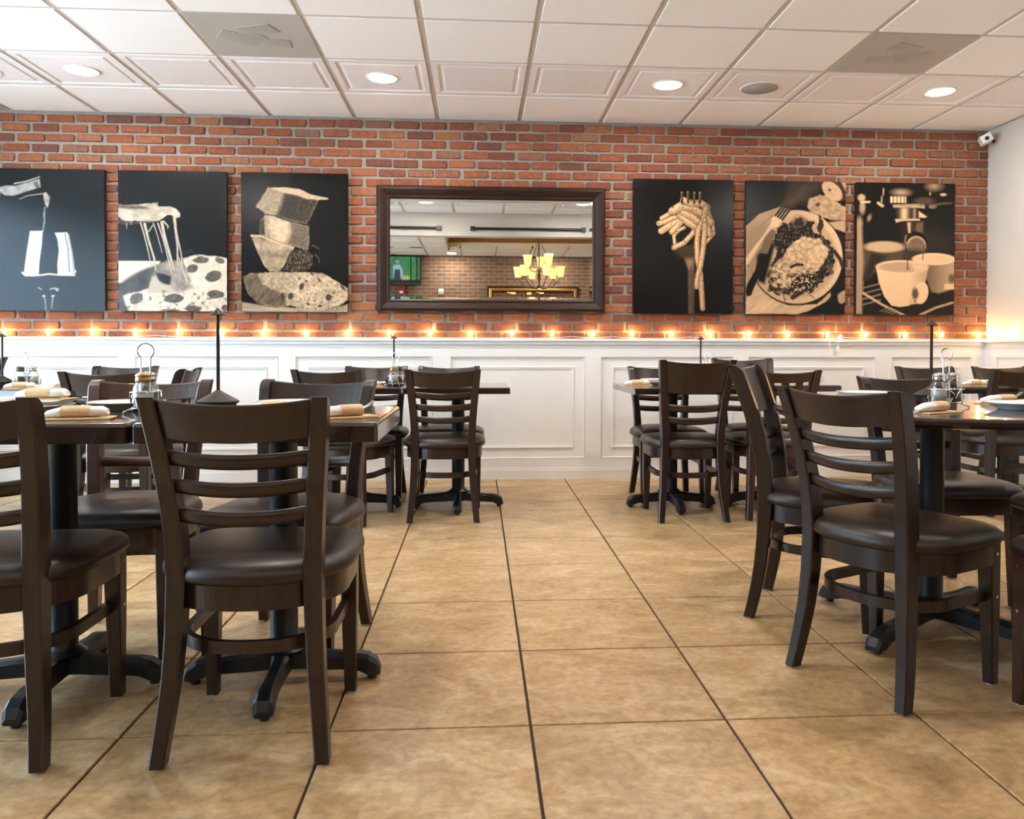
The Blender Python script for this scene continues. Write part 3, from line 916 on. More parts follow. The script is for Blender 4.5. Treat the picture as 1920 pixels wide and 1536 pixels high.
def pic_bread():
    p = Paint(58, 60, 1150, 1480, 0.0)
    n1 = p.noise(26); n2 = p.noise(90); n3 = p.noise(10, oct=2)
    p.poly([(60, 1375), (300, 1405), (600, 1440), (1000, 1440), (1150, 1400), (1150, 1490), (60, 1490)], 0.45 + 0.4 * p.noise(200, 12), soft=8)
    p.poly([(60, 1310), (200, 1370), (420, 1420), (420, 1435), (60, 1385)], 0.02, soft=10)
    # loaf
    p.poly([(75, 1130), (150, 1090), (230, 1090), (420, 1070), (560, 1075), (700, 1070), (780, 1080), (900, 1085), (1010, 1150), (1150, 1240), (1150, 1350), (1050, 1430), (880, 1460), (700, 1455), (560, 1420), (380, 1430), (220, 1390), (120, 1290)], 0.62 + 0.5 * (n1 - 0.4), soft=6, rough=10)
    p.poly([(75, 1130), (150, 1090), (220, 1085), (270, 1200), (400, 1260), (510, 1310), (520, 1430), (380, 1430), (220, 1390), (120, 1290)], 0.20 + 0.28 * p.noise(18, 60, ang=0.5), soft=14, rough=10)
    p.poly([(560, 1130), (650, 1090), (760, 1095), (880, 1095), (1000, 1160), (1140, 1250), (1140, 1350), (1040, 1420), (860, 1450), (640, 1430), (520, 1300)], 0.78 + 0.5 * (n1 - 0.5), soft=16, rough=12)
    for (x, y, a, b, g) in [(672, 1220, 24, 38, 0.4), (560, 1320, 28, 34, 0.2), (1098, 1230, 14, 36, -0.7), (950, 1330, 30, 34, 0.5), (650, 1140, 14, 10, 0), (855, 1155, 10, 24, -0.6), (720, 1165, 12, 10, 0), (475, 1320, 14, 34, 0.1), (860, 1420, 24, 14, 0), (780, 1090, 20, 10, 0.8), (1000, 1290, 14, 8, 0.4), (740, 1400, 20, 12, 0.5)]:
        p.ell(x, y, a, b, 0.12, g, soft=7, alpha=0.85)
    p.put(np.clip((p.noise(22) - 0.62) * 8, 0, 1) * (p.Y > 1200) * (p.X > 540) * 0.6, 0.25)
    # torn chunk
    p.poly([(470, 1075), (520, 960), (560, 860), (640, 835), (740, 850), (790, 900), (790, 990), (740, 1050), (600, 1075)], 0.12 + 0.30 * np.clip((n3 - 0.45) * 3, 0, 1), soft=8, rough=8)
    p.poly([(155, 705), (260, 700), (380, 745), (500, 800), (600, 825), (545, 890), (500, 1000), (450, 1070), (340, 1070), (290, 1010), (250, 930), (200, 820)], 0.62 + 0.45 * (n2 - 0.45) + 0.3 * (n1 - 0.5), soft=5, rough=7)
    p.stroke([(160, 705), (270, 708), (420, 775), (590, 822)], 9, 0.85)
    # second slice
    p.poly([(250, 560), (300, 490), (380, 500), (520, 550), (745, 605), (750, 760), (735, 845), (600, 815), (450, 770), (300, 710), (245, 690)], 0.60 + 0.4 * (n1 - 0.4), soft=6, rough=7)
    p.poly([(560, 565), (745, 605), (750, 760), (735, 845), (530, 790), (560, 660)], 0.34 + 0.3 * (n3 - 0.4), soft=18, rough=10)
    p.poly([(350, 510), (540, 560), (560, 660), (510, 780), (380, 730), (340, 600)], 0.85 + 0.3 * (n1 - 0.5), soft=30)
    p.poly([(250, 560), (290, 520), (300, 700), (245, 690)], 0.16, soft=12)
    # top slice
    p.poly([(205, 410), (330, 215), (500, 210), (700, 240), (850, 330), (800, 440), (730, 580), (600, 560), (430, 500), (300, 480)], 0.55 + 0.3 * (n1 - 0.4), soft=5, rough=6)
    p.poly([(500, 268), (640, 290), (730, 320), (850, 335), (800, 440), (730, 578), (600, 555), (420, 500), (470, 380)], 0.13 + 0.25 * np.clip((n3 - 0.4) * 2, 0, 1) * np.clip((p.X - 480) / 300, 0.2, 1), soft=20, rough=6)
    p.poly([(330, 215), (500, 208), (650, 222), (760, 275), (960, 315), (930, 332), (820, 330), (720, 320), (640, 290), (480, 262)], 0.80 + 0.2 * (n1 - 0.5), soft=5, rough=5)
    p.stroke([(810, 890), (850, 930), (855, 970)], 5, 0.35); p.stroke([(790, 800), (850, 830)], 8, 0.25, soft=10)
    return p.colors((0.003, 0.003, 0.003), (0.72, 0.52, 0.33))
def pic_pasta():
    p = Paint(62, 48, 1122, 1475, 0.0)
    p.ell(720, 1150, 420, 500, 0.02, soft=200)
    # fork
    p.poly([(590, 860), (740, 860), (715, 960), (708, 1475), (650, 1475), (640, 1000)], 0.20 + 0.10 * p.noise(14), soft=14)
    p.put(np.clip(1 - np.abs(p.X - 655) / 9, 0, 1) * (p.Y > 930) * (0.3 + 0.5 * (np.sin(p.Y * 0.35) > 0)), 0.42)
    p.poly([(600, 860), (700, 860), (690, 1000), (650, 1000)], 0.5, soft=20)
    p.ell(640, 760, 170, 130, 0.16, soft=30)
    p.ell(620, 640, 130, 110, 0.03, soft=20)
    tone = lambda: 0.66 + 0.22 * p.noise(30)
    S = lambda pts, w, v=None: p.stroke(pts, w, (tone() if v is None else v), soft=4, shade=0.0)
    shade_ = np.clip(1.12 - 0.55 * np.clip((p.X - 520) / 420, 0, 1) * np.clip((900 - p.Y) / 500, 0, 1) - 0.25 * np.clip((p.Y - 700) / 700, 0, 1), 0.4, 1.15)
    def noodle(pts, w):
        p.stroke(pts, w + 5, 0.20, soft=6); p.stroke(pts, w, (0.50 + 0.2 * p.noise(24)) * shade_, soft=4); p.stroke([(x - w * 0.15, y - w * 0.3) for x, y in pts], w * 0.5, 0.86 * shade_, soft=w * 0.4)
    noodle([(860, 380), (905, 520), (915, 620), (830, 720)], 16)
    noodle([(500, 740), (490, 650), (540, 590), (600, 560)], 16)
    noodle([(490, 775), (600, 720), (690, 620), (720, 560)], 24)
    noodle([(330, 520), (420, 490), (520, 440)], 26)
    noodle([(355, 600), (450, 540), (560, 490)], 32)
    noodle([(465, 610), (510, 560), (570, 500)], 26)
    noodle([(360, 465), (450, 410), (560, 400)], 22)
    noodle([(560, 420), (640, 500), (740, 560)], 40)
    noodle([(560, 380), (680, 440), (780, 520)], 36)
    noodle([(870, 620), (840, 560), (860, 450), (820, 360)], 34)
    noodle([(470, 390), (560, 330), (680, 350), (800, 420), (880, 500)], 40)
    noodle([(590, 270), (660, 300), (780, 300), (840, 340)], 34)
    noodle([(830, 340), (800, 480), (750, 580), (735, 720), (740, 880), (775, 1060), (790, 1260), (800, 1420)], 26)
    noodle([(820, 480), (815, 620), (800, 800), (775, 960), (740, 1100), (735, 1190)], 26)
    p.put(np.clip((p.noise(11, oct=2) - 0.70) * 12, 0, 1) * (p.L > 0.4) * 0.8, 0.08)
    for x, y in [(572, 190), (636, 185), (706, 190), (765, 190)]:
        p.stroke([(x, y), (x + (5 if x < 650 else -2), y + 105)], 11, 0.06); p.stroke([(x - 7, y), (x - 4, y + 70)], 4, 0.5); p.stroke([(x + 8, y), (x + 8, y + 60)], 3, 0.3); p.ell(x, y - 4, 10, 7, 0.6)
    return p.colors((0.003, 0.003, 0.003), (0.84, 0.50, 0.255))  # warm lamplight is mixed into the light tone of this print
def pic_plate():
    p = Paint(62, 62, 1116, 1468, 0.02)
    n1, n2, n3 = p.noise(26), p.noise(80), p.noise(12)
    p.poly([(520, 60), (860, 60), (800, 200), (700, 300), (520, 320), (420, 330)], 0.10 + 0.08 * n2, soft=60)
    p.poly([(400, 340), (700, 120), (560, 330)], 0.22, soft=40)
    # paper under the plate
    p.poly([(62, 540), (200, 410), (430, 330), (520, 360), (300, 620), (62, 900)], 0.50 + 0.12 * n2, soft=6)
    p.poly([(62, 940), (200, 1130), (500, 1370), (820, 1360), (960, 1230), (970, 1290), (900, 1340), (720, 1440), (600, 1470), (62, 1470)], 0.60 + 0.25 * p.noise(120, 30, ang=-0.6), soft=6, rough=8)
    # bread slices
    p.ell(900, 330, 190, 120, 0.62 + 0.4 * (n1 - 0.5), 0.25, rough=18, soft=6); p.poly([(880, 300), (1120, 320), (1120, 470), (940, 470)], 0.60 + 0.4 * (n1 - 0.5), soft=8, rough=10)
    p.ell(1000, 150, 150, 95, 0.14, 0.75, soft=8); p.ell(970, 160, 130, 80, 0.70 + 0.2 * (n1 - 0.5), 0.75, soft=6); p.ell(945, 150, 18, 14, 0.25, soft=6)
    p.poly([(1060, 62), (1120, 62), (1120, 170)], 0.62, soft=8); p.ell(820, 305, 26, 16, 0.2, -0.8, soft=6)
    p.poly([(930, 490), (1116, 470), (1116, 600), (1000, 560)], 0.66, soft=8)
    # plate
    p.ell(600, 870, 500, 505, 0.10, 0.0, soft=10)
    p.ell(598, 862, 490, 495, 0.74 + 0.08 * (p.X - 600) / 500, 0.0, soft=5)
    p.ell(600, 870, 430, 430, 0.66, 0.0, soft=16)
    p.poly([(62, 560), (330, 480), (330, 640), (120, 1100), (62, 1200)], 0.50, soft=40)
    # dark greens
    p.poly([(380, 560), (540, 480), (640, 470), (790, 480), (760, 600), (900, 640), (1000, 780), (980, 980), (880, 1120), (780, 1230), (600, 1270), (440, 1230), (300, 1220), (290, 1060), (380, 860), (360, 740)], 0.06 + 0.5 * np.clip((n3 - 0.55) * 3, 0, 1), soft=8, rough=40, rs=50)
    p.poly([(850, 420), (890, 520), (840, 610), (810, 560)], 0.12, soft=6, rough=14); p.stroke([(840, 430), (850, 620)], 10, 0.12)
    p.poly([(180, 860), (330, 640), (360, 760), (300, 1000), (260, 1150), (190, 1120)], 0.02, soft=20)
    p.ell(620, 480, 80, 70, 0.60, 0, soft=6); p.ell(620, 500, 66, 50, 0.12, 0, soft=12, rough=20)
    p.stroke([(1000, 800), (1060, 880), (1090, 960)], 20, 0.12); p.stroke([(930, 960), (970, 1020)], 24, 0.25); p.stroke([(560, 1290), (620, 1250)], 26, 0.12); p.stroke([(455, 1230), (480, 1350)], 5, 0.25); p.stroke([(720, 1240), (790, 1300)], 5, 0.3)
    # cutlet
    p.ell(690, 860, 250, 200, 0.70 + 0.6 * (n1 - 0.45), -0.6, soft=10, rough=30, rs=60)
    p.ell(520, 1030, 220, 170, 0.64 + 0.7 * (n1 - 0.45), -0.3, soft=10, rough=30, rs=60)
    p.put(np.clip((p.noise(34) - 0.52) * 5, 0, 1) * np.clip((p.Y - 900) / 200, 0, 1) * (np.hypot(p.X - 560, p.Y - 1020) < 300), 0.10)
    p.ell(660, 1140, 160, 80, 0.08 + 0.7 * np.clip((p.noise(14, oct=1) - 0.55) * 4, 0, 1), -0.5, soft=14, rough=20)
    p.stroke([(540, 970), (600, 940), (660, 945)], 14, 0.12, soft=5)
    # knife and fork
    p.poly([(300, 560), (380, 590), (290, 835), (205, 825)], 0.34, soft=4); p.poly([(205, 830), (295, 840), (250, 950), (180, 1120), (120, 1270), (75, 1285), (62, 1230), (80, 1150), (160, 1010)], 0.03, soft=6)
    p.stroke([(70, 920), (160, 780), (235, 670)], 30, 0.78, 12); p.stroke([(235, 670), (300, 580), (350, 510)], 10, 0.78, 26); p.poly([(330, 460), (370, 420), (440, 470), (400, 540), (330, 560)], 0.85, soft=5)
    for k in range(4):
        p.stroke([(372 + 24 * k, 428 + 14 * k), (440 + 26 * k, 330 + 14 * k)], 9, 0.03)
    p.ell(1085, 1280, 50, 75, 0.60, 0.2, soft=6); p.poly([(1040, 580), (1116, 640), (1116, 900), (1090, 780)], 0.05, soft=8); p.poly([(980, 1250), (1060, 1150), (1116, 1000), (1116, 1200), (1030, 1260), (1060, 1400), (1116, 1380), (1116, 1468), (640, 1468), (900, 1370)], 0.03, soft=8)
    return p.colors((0.003, 0.003, 0.003), (0.88, 0.56, 0.31))  # mild sepia print, its light tone warmed further to stand for lamplight
def pic_coffee():
    p = Paint(72, 48, 1126, 1478, 0.03)
    n1 = p.noise(40)
    p.poly([(540, 480), (900, 520), (1126, 600), (1126, 800), (560, 860)], 0.10, soft=90)
    p.ell(900, 80, 80, 45, 0.55, soft=30); p.ell(545, 150, 90, 35, 0.6, soft=24)
    p.poly([(425, 195), (600, 195), (600, 265), (425, 265)], 0.75 + 0.25 * np.sin(p.X * 0.16), soft=8)
    p.poly([(450, 285), (800, 265), (800, 320), (460, 320)], 0.35 + 0.5 * p.noise(40, 14), soft=8)
    p.poly([(470, 320), (760, 320), (720, 440), (500, 440)], 0.10 + 0.75 * np.exp(-((p.X - 580) / 45.0) ** 2) + 0.4 * np.exp(-((p.X - 690) / 18.0) ** 2), soft=10)
    p.poly([(735, 350), (830, 410), (800, 425), (735, 420)], 0.85, soft=8); p.poly([(480, 438), (750, 432), (750, 455), (560, 462), (490, 480)], 0.75, soft=6)
    p.ell(120, 215, 42, 40, 0.7, soft=12); p.ell(130, 320, 32, 70, 0.62, soft=14); p.ell(205, 430, 20, 40, 0.5, 0.3, soft=12); p.ell(100, 500, 34, 80, 0.6, soft=16)
    p.stroke([(120, 262), (205, 258)], 12, 0.85, soft=6); p.stroke([(355, 115), (352, 180)], 9, 0.6, soft=5); p.stroke([(338, 200), (335, 260)], 8, 0.7, soft=5); p.stroke([(300, 270), (345, 300)], 16, 0.8, soft=8)
    p.ell(1000, 168, 36, 16, 0.85, soft=6); p.ell(856, 160, 10, 20, 0.7, soft=5); p.ell(800, 240, 110, 40, 0.22, soft=14); p.ell(880, 300, 40, 26, 0.45, soft=12, rough=16); p.stroke([(900, 285), (980, 265), (1090, 260)], 10, 0.35, soft=10)
    p.poly([(600, 470), (690, 462), (690, 560), (620, 600)], 0.15, soft=6); p.poly([(612, 475), (650, 475), (650, 590), (625, 590)], 0.75, soft=8); p.poly([(705, 480), (790, 460), (780, 600), (700, 570)], 0.30, soft=14)
    # spout
    p.ell(710, 700, 118, 125, 0.04, soft=6); p.ell(712, 725, 106, 105, 0.70, soft=6); p.ell(714, 745, 94, 105, 0.32 + 0.1 * n1, soft=10); p.poly([(560, 760), (830, 780), (840, 900), (560, 900)], 0.14, soft=30)
    p.stroke([(600, 620), (590, 690), (615, 720)], 10, 0.4, soft=6)
    # blurred cup
    p.poly([(150, 740), (590, 740), (560, 900), (300, 1000), (180, 1100), (130, 900)], 0.22, soft=20); p.ell(370, 742, 215, 62, 0.72, soft=12); p.poly([(72, 540), (130, 560), (150, 900), (140, 1478), (60, 1478)], 0.58, soft=18)
    p.poly([(230, 800), (400, 850), (290, 950), (220, 1080), (150, 1100)], 0.10, soft=24)
    # tray
    p.poly([(140, 1230), (300, 1140), (900, 1230), (1126, 1210), (1126, 1478), (150, 1478)], 0.05, soft=10)
    for k in range(4):
        p.stroke([(150, 1190 + 60 * k), (330, 1140 + 60 * k)], 9, 0.42, soft=6)
    p.stroke([(145, 1245), (350, 1370), (600, 1490)], 13, 0.72, soft=5); p.stroke([(760, 1480), (930, 1400), (1110, 1345)], 13, 0.62, soft=5)
    for k in range(4): p.stroke([(330 + 40 * k, 1440 + 10 * k), (440 + 30 * k, 1400 + 16 * k)], 6, 0.4, soft=5)
    # right cup
    p.poly([(672, 870), (1130, 860), (1130, 1190), (960, 1245), (880, 1230), (830, 1100)], 0.30 + 0.4 * np.clip((p.X - 800) / 330, 0, 1), soft=12); p.ell(905, 870, 235, 66, 0.93, soft=5); p.ell(905, 872, 205, 46, 0.86, soft=10)
    p.poly([(1020, 1140), (1130, 1140), (1130, 1200), (1020, 1200)], 0.85, soft=8); p.ell(1100, 1080, 34, 50, 0.30, soft=14)
    # front cup
    p.poly([(282, 970), (300, 940), (840, 960), (838, 1010), (810, 1150), (740, 1290), (640, 1380), (540, 1396), (450, 1380), (370, 1280), (310, 1120)], 0.88 - 0.30 * np.clip((p.X - 640) / 260, 0, 1), soft=5)
    p.ell(770, 1240, 78, 122, 0.90, 0.15, soft=6); p.ell(706, 1250, 34, 62, 0.26, 0.0, soft=12); p.poly([(640, 1290), (700, 1340), (780, 1350), (640, 1372)], 0.8, soft=8)
    p.ell(562, 957, 282, 72, 0.93, soft=5); p.ell(565, 962, 262, 56, 0.66, soft=8); p.poly([(640, 905), (830, 930), (830, 990), (700, 1010)], 0.85, soft=24)
    p.stroke([(606, 730), (618, 830), (622, 975)], 5, 0.18); p.stroke([(800, 720), (790, 800), (782, 875)], 5, 0.25); p.ell(622, 978, 8, 8, 0.05)
    return p.colors((0.003, 0.003, 0.003), (0.88, 0.56, 0.31))  # sepia plus the warm light at this wall end, put into the colour

def print_grid(name, mat, cols, x0, x1, z0, z1, y, parent, flip=False):
    nh, nw = cols.shape[:2]
    xs = np.linspace(x0, x1, nw + 1); zs = np.linspace(z1, z0, nh + 1)
    XX, ZZ = np.meshgrid(xs, zs)
    v = np.stack([XX.ravel(), np.full(XX.size, y), ZZ.ravel()], 1)
    i = np.arange(nh)[:, None] * (nw + 1) + np.arange(nw)[None, :]
    f = np.stack([i, i + nw + 1, i + nw + 2, i + 1], -1).reshape(-1, 4)
    if flip: f = f[:, ::-1]
    me = bpy.data.meshes.new(name)
    me.vertices.add(len(v)); me.vertices.foreach_set('co', v.astype(np.float32).ravel())
    me.loops.add(f.size); me.loops.foreach_set('vertex_index', f.astype(np.int32).ravel())
    me.polygons.add(len(f)); me.polygons.foreach_set('loop_start', np.arange(0, f.size, 4, dtype=np.int32))
    me.update(calc_edges=True)
    at = me.attributes.new('print', 'FLOAT_COLOR', 'FACE')
    c4 = np.concatenate([cols.reshape(-1, 3), np.ones((nh * nw, 1))], 1).astype(np.float32)
    at.data.foreach_set('color', c4.ravel())
    me.materials.append(MATS[mat])
    return link(name, me, parent)
cl = ['square black canvas print of wine poured into a glass, at the window end',
      'canvas print of a pizza slice pulling cheese strings, between wine and bread pictures',
      'canvas print of stacked bread chunks on black, beside the mirror',
      'canvas print of pasta twirled on a fork on black',
      'sepia canvas print of a breaded cutlet plate with knife and fork',
      'sepia canvas print of coffee pouring into white cups, nearest the side wall']
cl[0] = 'black canvas print of wine poured into a glass, at the window end'
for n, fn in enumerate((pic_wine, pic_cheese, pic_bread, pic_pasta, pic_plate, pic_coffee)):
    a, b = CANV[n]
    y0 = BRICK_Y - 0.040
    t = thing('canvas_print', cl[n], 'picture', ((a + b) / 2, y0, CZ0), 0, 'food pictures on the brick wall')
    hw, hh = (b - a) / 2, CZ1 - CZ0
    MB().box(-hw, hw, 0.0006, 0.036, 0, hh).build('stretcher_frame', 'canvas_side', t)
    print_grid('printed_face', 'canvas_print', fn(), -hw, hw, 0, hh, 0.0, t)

# ------------------------------------------------------------------ wall mirror
a, b, c, d = MIR
t = thing('wall_mirror', 'wide wall mirror in a dark brown wooden frame', 'mirror', ((a + b) / 2, BRICK_Y, (c + d) / 2))
W2, H2 = (b - a) / 2, (d - c) / 2
prof = [(0.0, 0.0), (0.0, -0.026), (0.010, -0.040), (0.030, -0.046), (0.055, -0.036), (0.075, -0.026), (0.083, -0.030), (0.092, -0.026), (0.098, -0.012)]
def frame_side(k):
    rings = []
    for (i, y) in prof:
        c4 = [(-W2 + i, y, -H2 + i), (W2 - i, y, -H2 + i), (W2 - i, y, H2 - i), (-W2 + i, y, H2 - i)]
        rings.append([c4[k], c4[(k + 1) % 4]])
    return MB().loft(rings, closed=False, cap=False, smooth=False)
for k in range(4):
    frame_side(k).build('frame_rail', 'frame_wood', t)
gw_, gh_ = W2 - 0.097, H2 - 0.097
bv = 0.022
def mrect(i, y): return [(-gw_ + i, y, -gh_ + i), (gw_ - i, y, -gh_ + i), (gw_ - i, y, gh_ - i), (-gw_ + i, y, gh_ - i)]
me_ = MB()
q0, q1 = mrect(0, -0.0125), mrect(bv, -0.0120)
me_.add(q1, [(0, 1, 2, 3)])
me_.build('mirror_glass', 'mirror_silver', t)
for k in range(4):
    MB().add([q0[k], q0[(k + 1) % 4], q1[(k + 1) % 4], q1[k]], [(0, 1, 2, 3)]).build('bevelled_edge', 'mirror_silver', t)
MB().box(-W2 + 0.004, W2 - 0.004, -0.011, -0.002, -H2 + 0.004, H2 - 0.004).build('backing_board', 'canvas_side', t)

# ------------------------------------------------------------------ security camera in the corner
t = thing('security_camera', 'small white security camera in the ceiling corner', 'camera', (3.93, 5.93, 2.590))
bd = MB().chamfer_box(-0.040, 0.040, -0.055, 0.05, -0.032, 0.032, 0.006).build('housing', 'white_plastic', t)
bd.rotation_euler = (0.0, -0.45, -0.42); bd.location = (-0.055, -0.03, 0.0)
MB().tube([(0, -0.054, -0.004), (0, -0.060, -0.004)], 0.015, 16).build('lens', 'black_plastic', bd)
MB().tube([(0.048, 0.02, 0.0), (0.0, 0.0, 0.01), (-0.05, 0.0, 0.02)], 0.012, 10).build('bracket', 'black_plastic', t)

# ------------------------------------------------------------------ chairs
CH = {}
POST = [(0.0, 0.188, -0.205), (0.10, 0.178, -0.182), (0.20, 0.168, -0.167), (0.30, 0.162, -0.158), (0.42, 0.158, -0.153), (0.53, 0.160, -0.157),
        (0.64, 0.169, -0.174), (0.74, 0.179, -0.200), (0.86, 0.191, -0.240), (0.92, 0.197, -0.262)]
def outline(k=1.0, n=96, yoff=0.0):
    pts = []
    for j in range(n):
        th = 2 * PI * j / n
        c, s = math.cos(th), math.sin(th)
        if s >= 0: e, bb_ = 6.5, 0.234
        else: e, bb_ = 2.2, 0.208
        x = math.copysign(abs(c) ** (2 / e), c) * 0.237
        y = math.copysign(abs(s) ** (2 / e), s) * bb_
        pts.append((x * k, y * k + yoff))
    return pts
def post_mesh(sx, top):
    mb = MB()
    zs = [0.0055, 0.06, 0.12, 0.20, 0.30, 0.42, 0.50, 0.58, 0.66, 0.74, top - 0.055, top - 0.030, top - 0.020, top - 0.011, top - 0.005, top - 0.001, top]
    rings = []
    for z in zs:
        x, y = interp(POST, z)
        w = float(np.interp(z, [0, 0.3, 0.42, top], [0.017, 0.021, 0.022, 0.019]))
        d = float(np.interp(z, [0, 0.3, 0.42, 0.7, top], [0.019, 0.024, 0.027, 0.027, 0.025]))
        e = max(0.0, (z - (top - 0.030)) / 0.030)
        d1, d0 = d - 0.036 * (1 - math.sqrt(max(0.0, 1 - e * e))), d
        c = 0.004
        q = [(-w + c, -d0), (w - c, -d0), (w, -d0 + c), (w, d1 - c), (w - c, d1), (-w + c, d1), (-w, d1 - c), (-w, -d0 + c)]
        rings.append([(sx * x + px, y + py, z) for px, py in q])
    return mb.loft(rings, smooth=False)
def rail_mesh(z0, z1, th, bow, sag, arcbottom=True, cut=None, rounded=False):
    """curved board between the posts; cut = list of (x0, x1, za, zb) openings"""
    mb = MB()
    def pt(x, z, side):
        xp, yp = interp(POST, z)
        q = 1 - min(1, (x / xp) ** 2)
        return (x, yp - bow * q + side * th / 2 + 0.002, z - sag * q)
    def strip(xa, xb, za, zb, n):
        rings = []
        for i in range(n + 1):
            t_ = xa + (xb - xa) * i / n
            xm = interp(POST, (za + zb) / 2)[0]
            if rounded:
                cc = min(0.008, (zb - za) * 0.3)
                rings.append([pt(t_, za + cc, -1), pt(t_, za, -0.3), pt(t_, za, 0.3), pt(t_, za + cc, 1), pt(t_, zb - cc, 1), pt(t_, zb, 0.3), pt(t_, zb, -0.3), pt(t_, zb - cc, -1)])
            else:
                cc = 0.003
                rings.append([pt(t_, za, -1), pt(t_, za, 1), pt(t_, zb - cc, 1), pt(t_, zb, 0.6), pt(t_, zb, -0.6), pt(t_, zb - cc, -1)])
        mb.loft(rings, smooth=rounded)
    xe = interp(POST, (z0 + z1) / 2)[0] - 0.004
    if not cut:
        strip(-xe, xe, z0, z1, 14)
    else:
        za, zb = cut[0][2], cut[0][3]
        strip(-xe, xe, zb, z1, 14)
        strip(-xe, xe, z0, za, 14)
        xs = [-xe] + [v for c in cut for v in c[:2]] + [xe]
        for q in range(0, len(xs), 2):
            strip(xs[q], xs[q + 1], za, zb, 4)
    return mb
def make_chair(kind, label):
    wd, rl = ('espresso_wood', 'espresso_rail') if kind != 'C' else ('mahogany_wood', 'mahogany_rail')
    top = {'A': 0.862, 'B': 0.918, 'C': 0.860}[kind]
    t = thing('dining_chair', label, 'chair', (0, 0, 0), 0, 'dark wooden dining chairs')
    for sx in (-1, 1):
        lg = post_mesh(sx, top).build('rear_leg', wd, t)
        x, y = interp(POST, 0.0)
        MB().lathe([(0.010, 0.0), (0.011, 0.002), (0.011, 0.0065)], 12, sx * x, y).build('glide', 'nylon_glide', lg)
    for sx in (-1, 1):
        rings = []
        for z, w in [(0.0055, 0.0155), (0.10, 0.0175), (0.25, 0.021), (0.425, 0.0235)]:
            cx, cy = sx * (0.190 - 0.004 * z), 0.193 - 0.03 * z
            c = 0.003
            q = [(-w + c, -w), (w - c, -w), (w, -w + c), (w, w - c), (w - c, w), (-w + c, w), (-w, w - c), (-w, -w + c)]
            rings.append([(cx + a_, cy + b_, z) for a_, b_ in q])
        lg = MB().loft(rings, smooth=False).build('front_leg', wd, t)
        MB().lathe([(0.010, 0.0), (0.011, 0.002), (0.011, 0.0065)], 12, sx * 0.19, 0.193).build('glide', 'nylon_glide', lg)
        for zz in (0.385, 0.262):
            MB().tube([(sx * 0.200, 0.185, zz), (sx * 0.2125, 0.185, zz)], 0.0045, 10).build('bolt', 'steel', lg)
    ap = MB()
    o1, o2 = outline(0.915), outline(0.82)
    ap.loft([[(x, y, 0.418) for x, y in o2], [(x, y, 0.418) for x, y in o1], [(x, y, 0.356) for x, y in o1], [(x, y, 0.356) for x, y in o2], [(x, y, 0.418) for x, y in o2]], cap=False, smooth=False)
    ap.build('seat_frame', wd, t)
    pad = MB()
    rings = []
    for k, z in [(0.90, 0.414), (0.97, 0.4185), (1.0, 0.428), (1.0, 0.438), (0.985, 0.450), (0.94, 0.461), (0.86, 0.469), (0.7, 0.476), (0.45, 0.480), (0.15, 0.482)]:
        rings.append([(x, y, z) for x, y in outline(k)])
    pad.loft(rings, smooth=True).build('seat_pad', 'vinyl', t)
    # bent hoop stretcher: front leg, round the back, front leg
    hp = MB()
    def hoop(k):
        arc = [(x, y) for x, y in outline(k, 96) if y < -0.001]
        arc.sort(key=lambda q: math.atan2(q[1], q[0]) % (2 * PI))
        xe = 0.237 * k
        return [(-xe, 0.175), (-xe, 0.09)] + arc + [(xe, 0.09), (xe, 0.175)]
    rings = []
    for (xa, ya), (xb, yb) in zip(hoop(0.80), hoop(0.725)):
        rings.append([(xa, ya, 0.246), (xa, ya, 0.276), (xb, yb, 0.276), (xb, yb, 0.246)])
    hp.loft(rings, smooth=False).build('hoop_stretcher', wd, t)
    if kind == 'A':
        rail_mesh(0.772, 0.860, 0.020, 0.034, 0.016).build('top_rail', rl, t)
        for z in (0.722, 0.655, 0.585):
            rail_mesh(z - 0.018, z + 0.018, 0.018, 0.032, 0.012, rounded=True).build('back_slat', rl, t)
    elif kind == 'B':
        rail_mesh(0.742, 0.914, 0.020, 0.036, 0.016).build('top_rail', rl, t)
        for z in (0.650, 0.580):
            rail_mesh(z - 0.020, z + 0.020, 0.018, 0.032, 0.010, rounded=True).build('back_slat', rl, t)
    else:
        cuts = [(cx - 0.022, cx + 0.022, 0.752, 0.800) for cx in (-0.125, -0.042, 0.042, 0.125)]
        rail_mesh(0.728, 0.856, 0.020, 0.034, 0.014, cut=cuts).build('top_rail', rl, t)
        rail_mesh(0.560, 0.596, 0.018, 0.032, 0.010, rounded=True).build('back_slat', rl, t)
    return t
CH['A'] = make_chair('A', 'a'); CH['B'] = make_chair('B', 'b'); CH['C'] = make_chair('C', 'c')
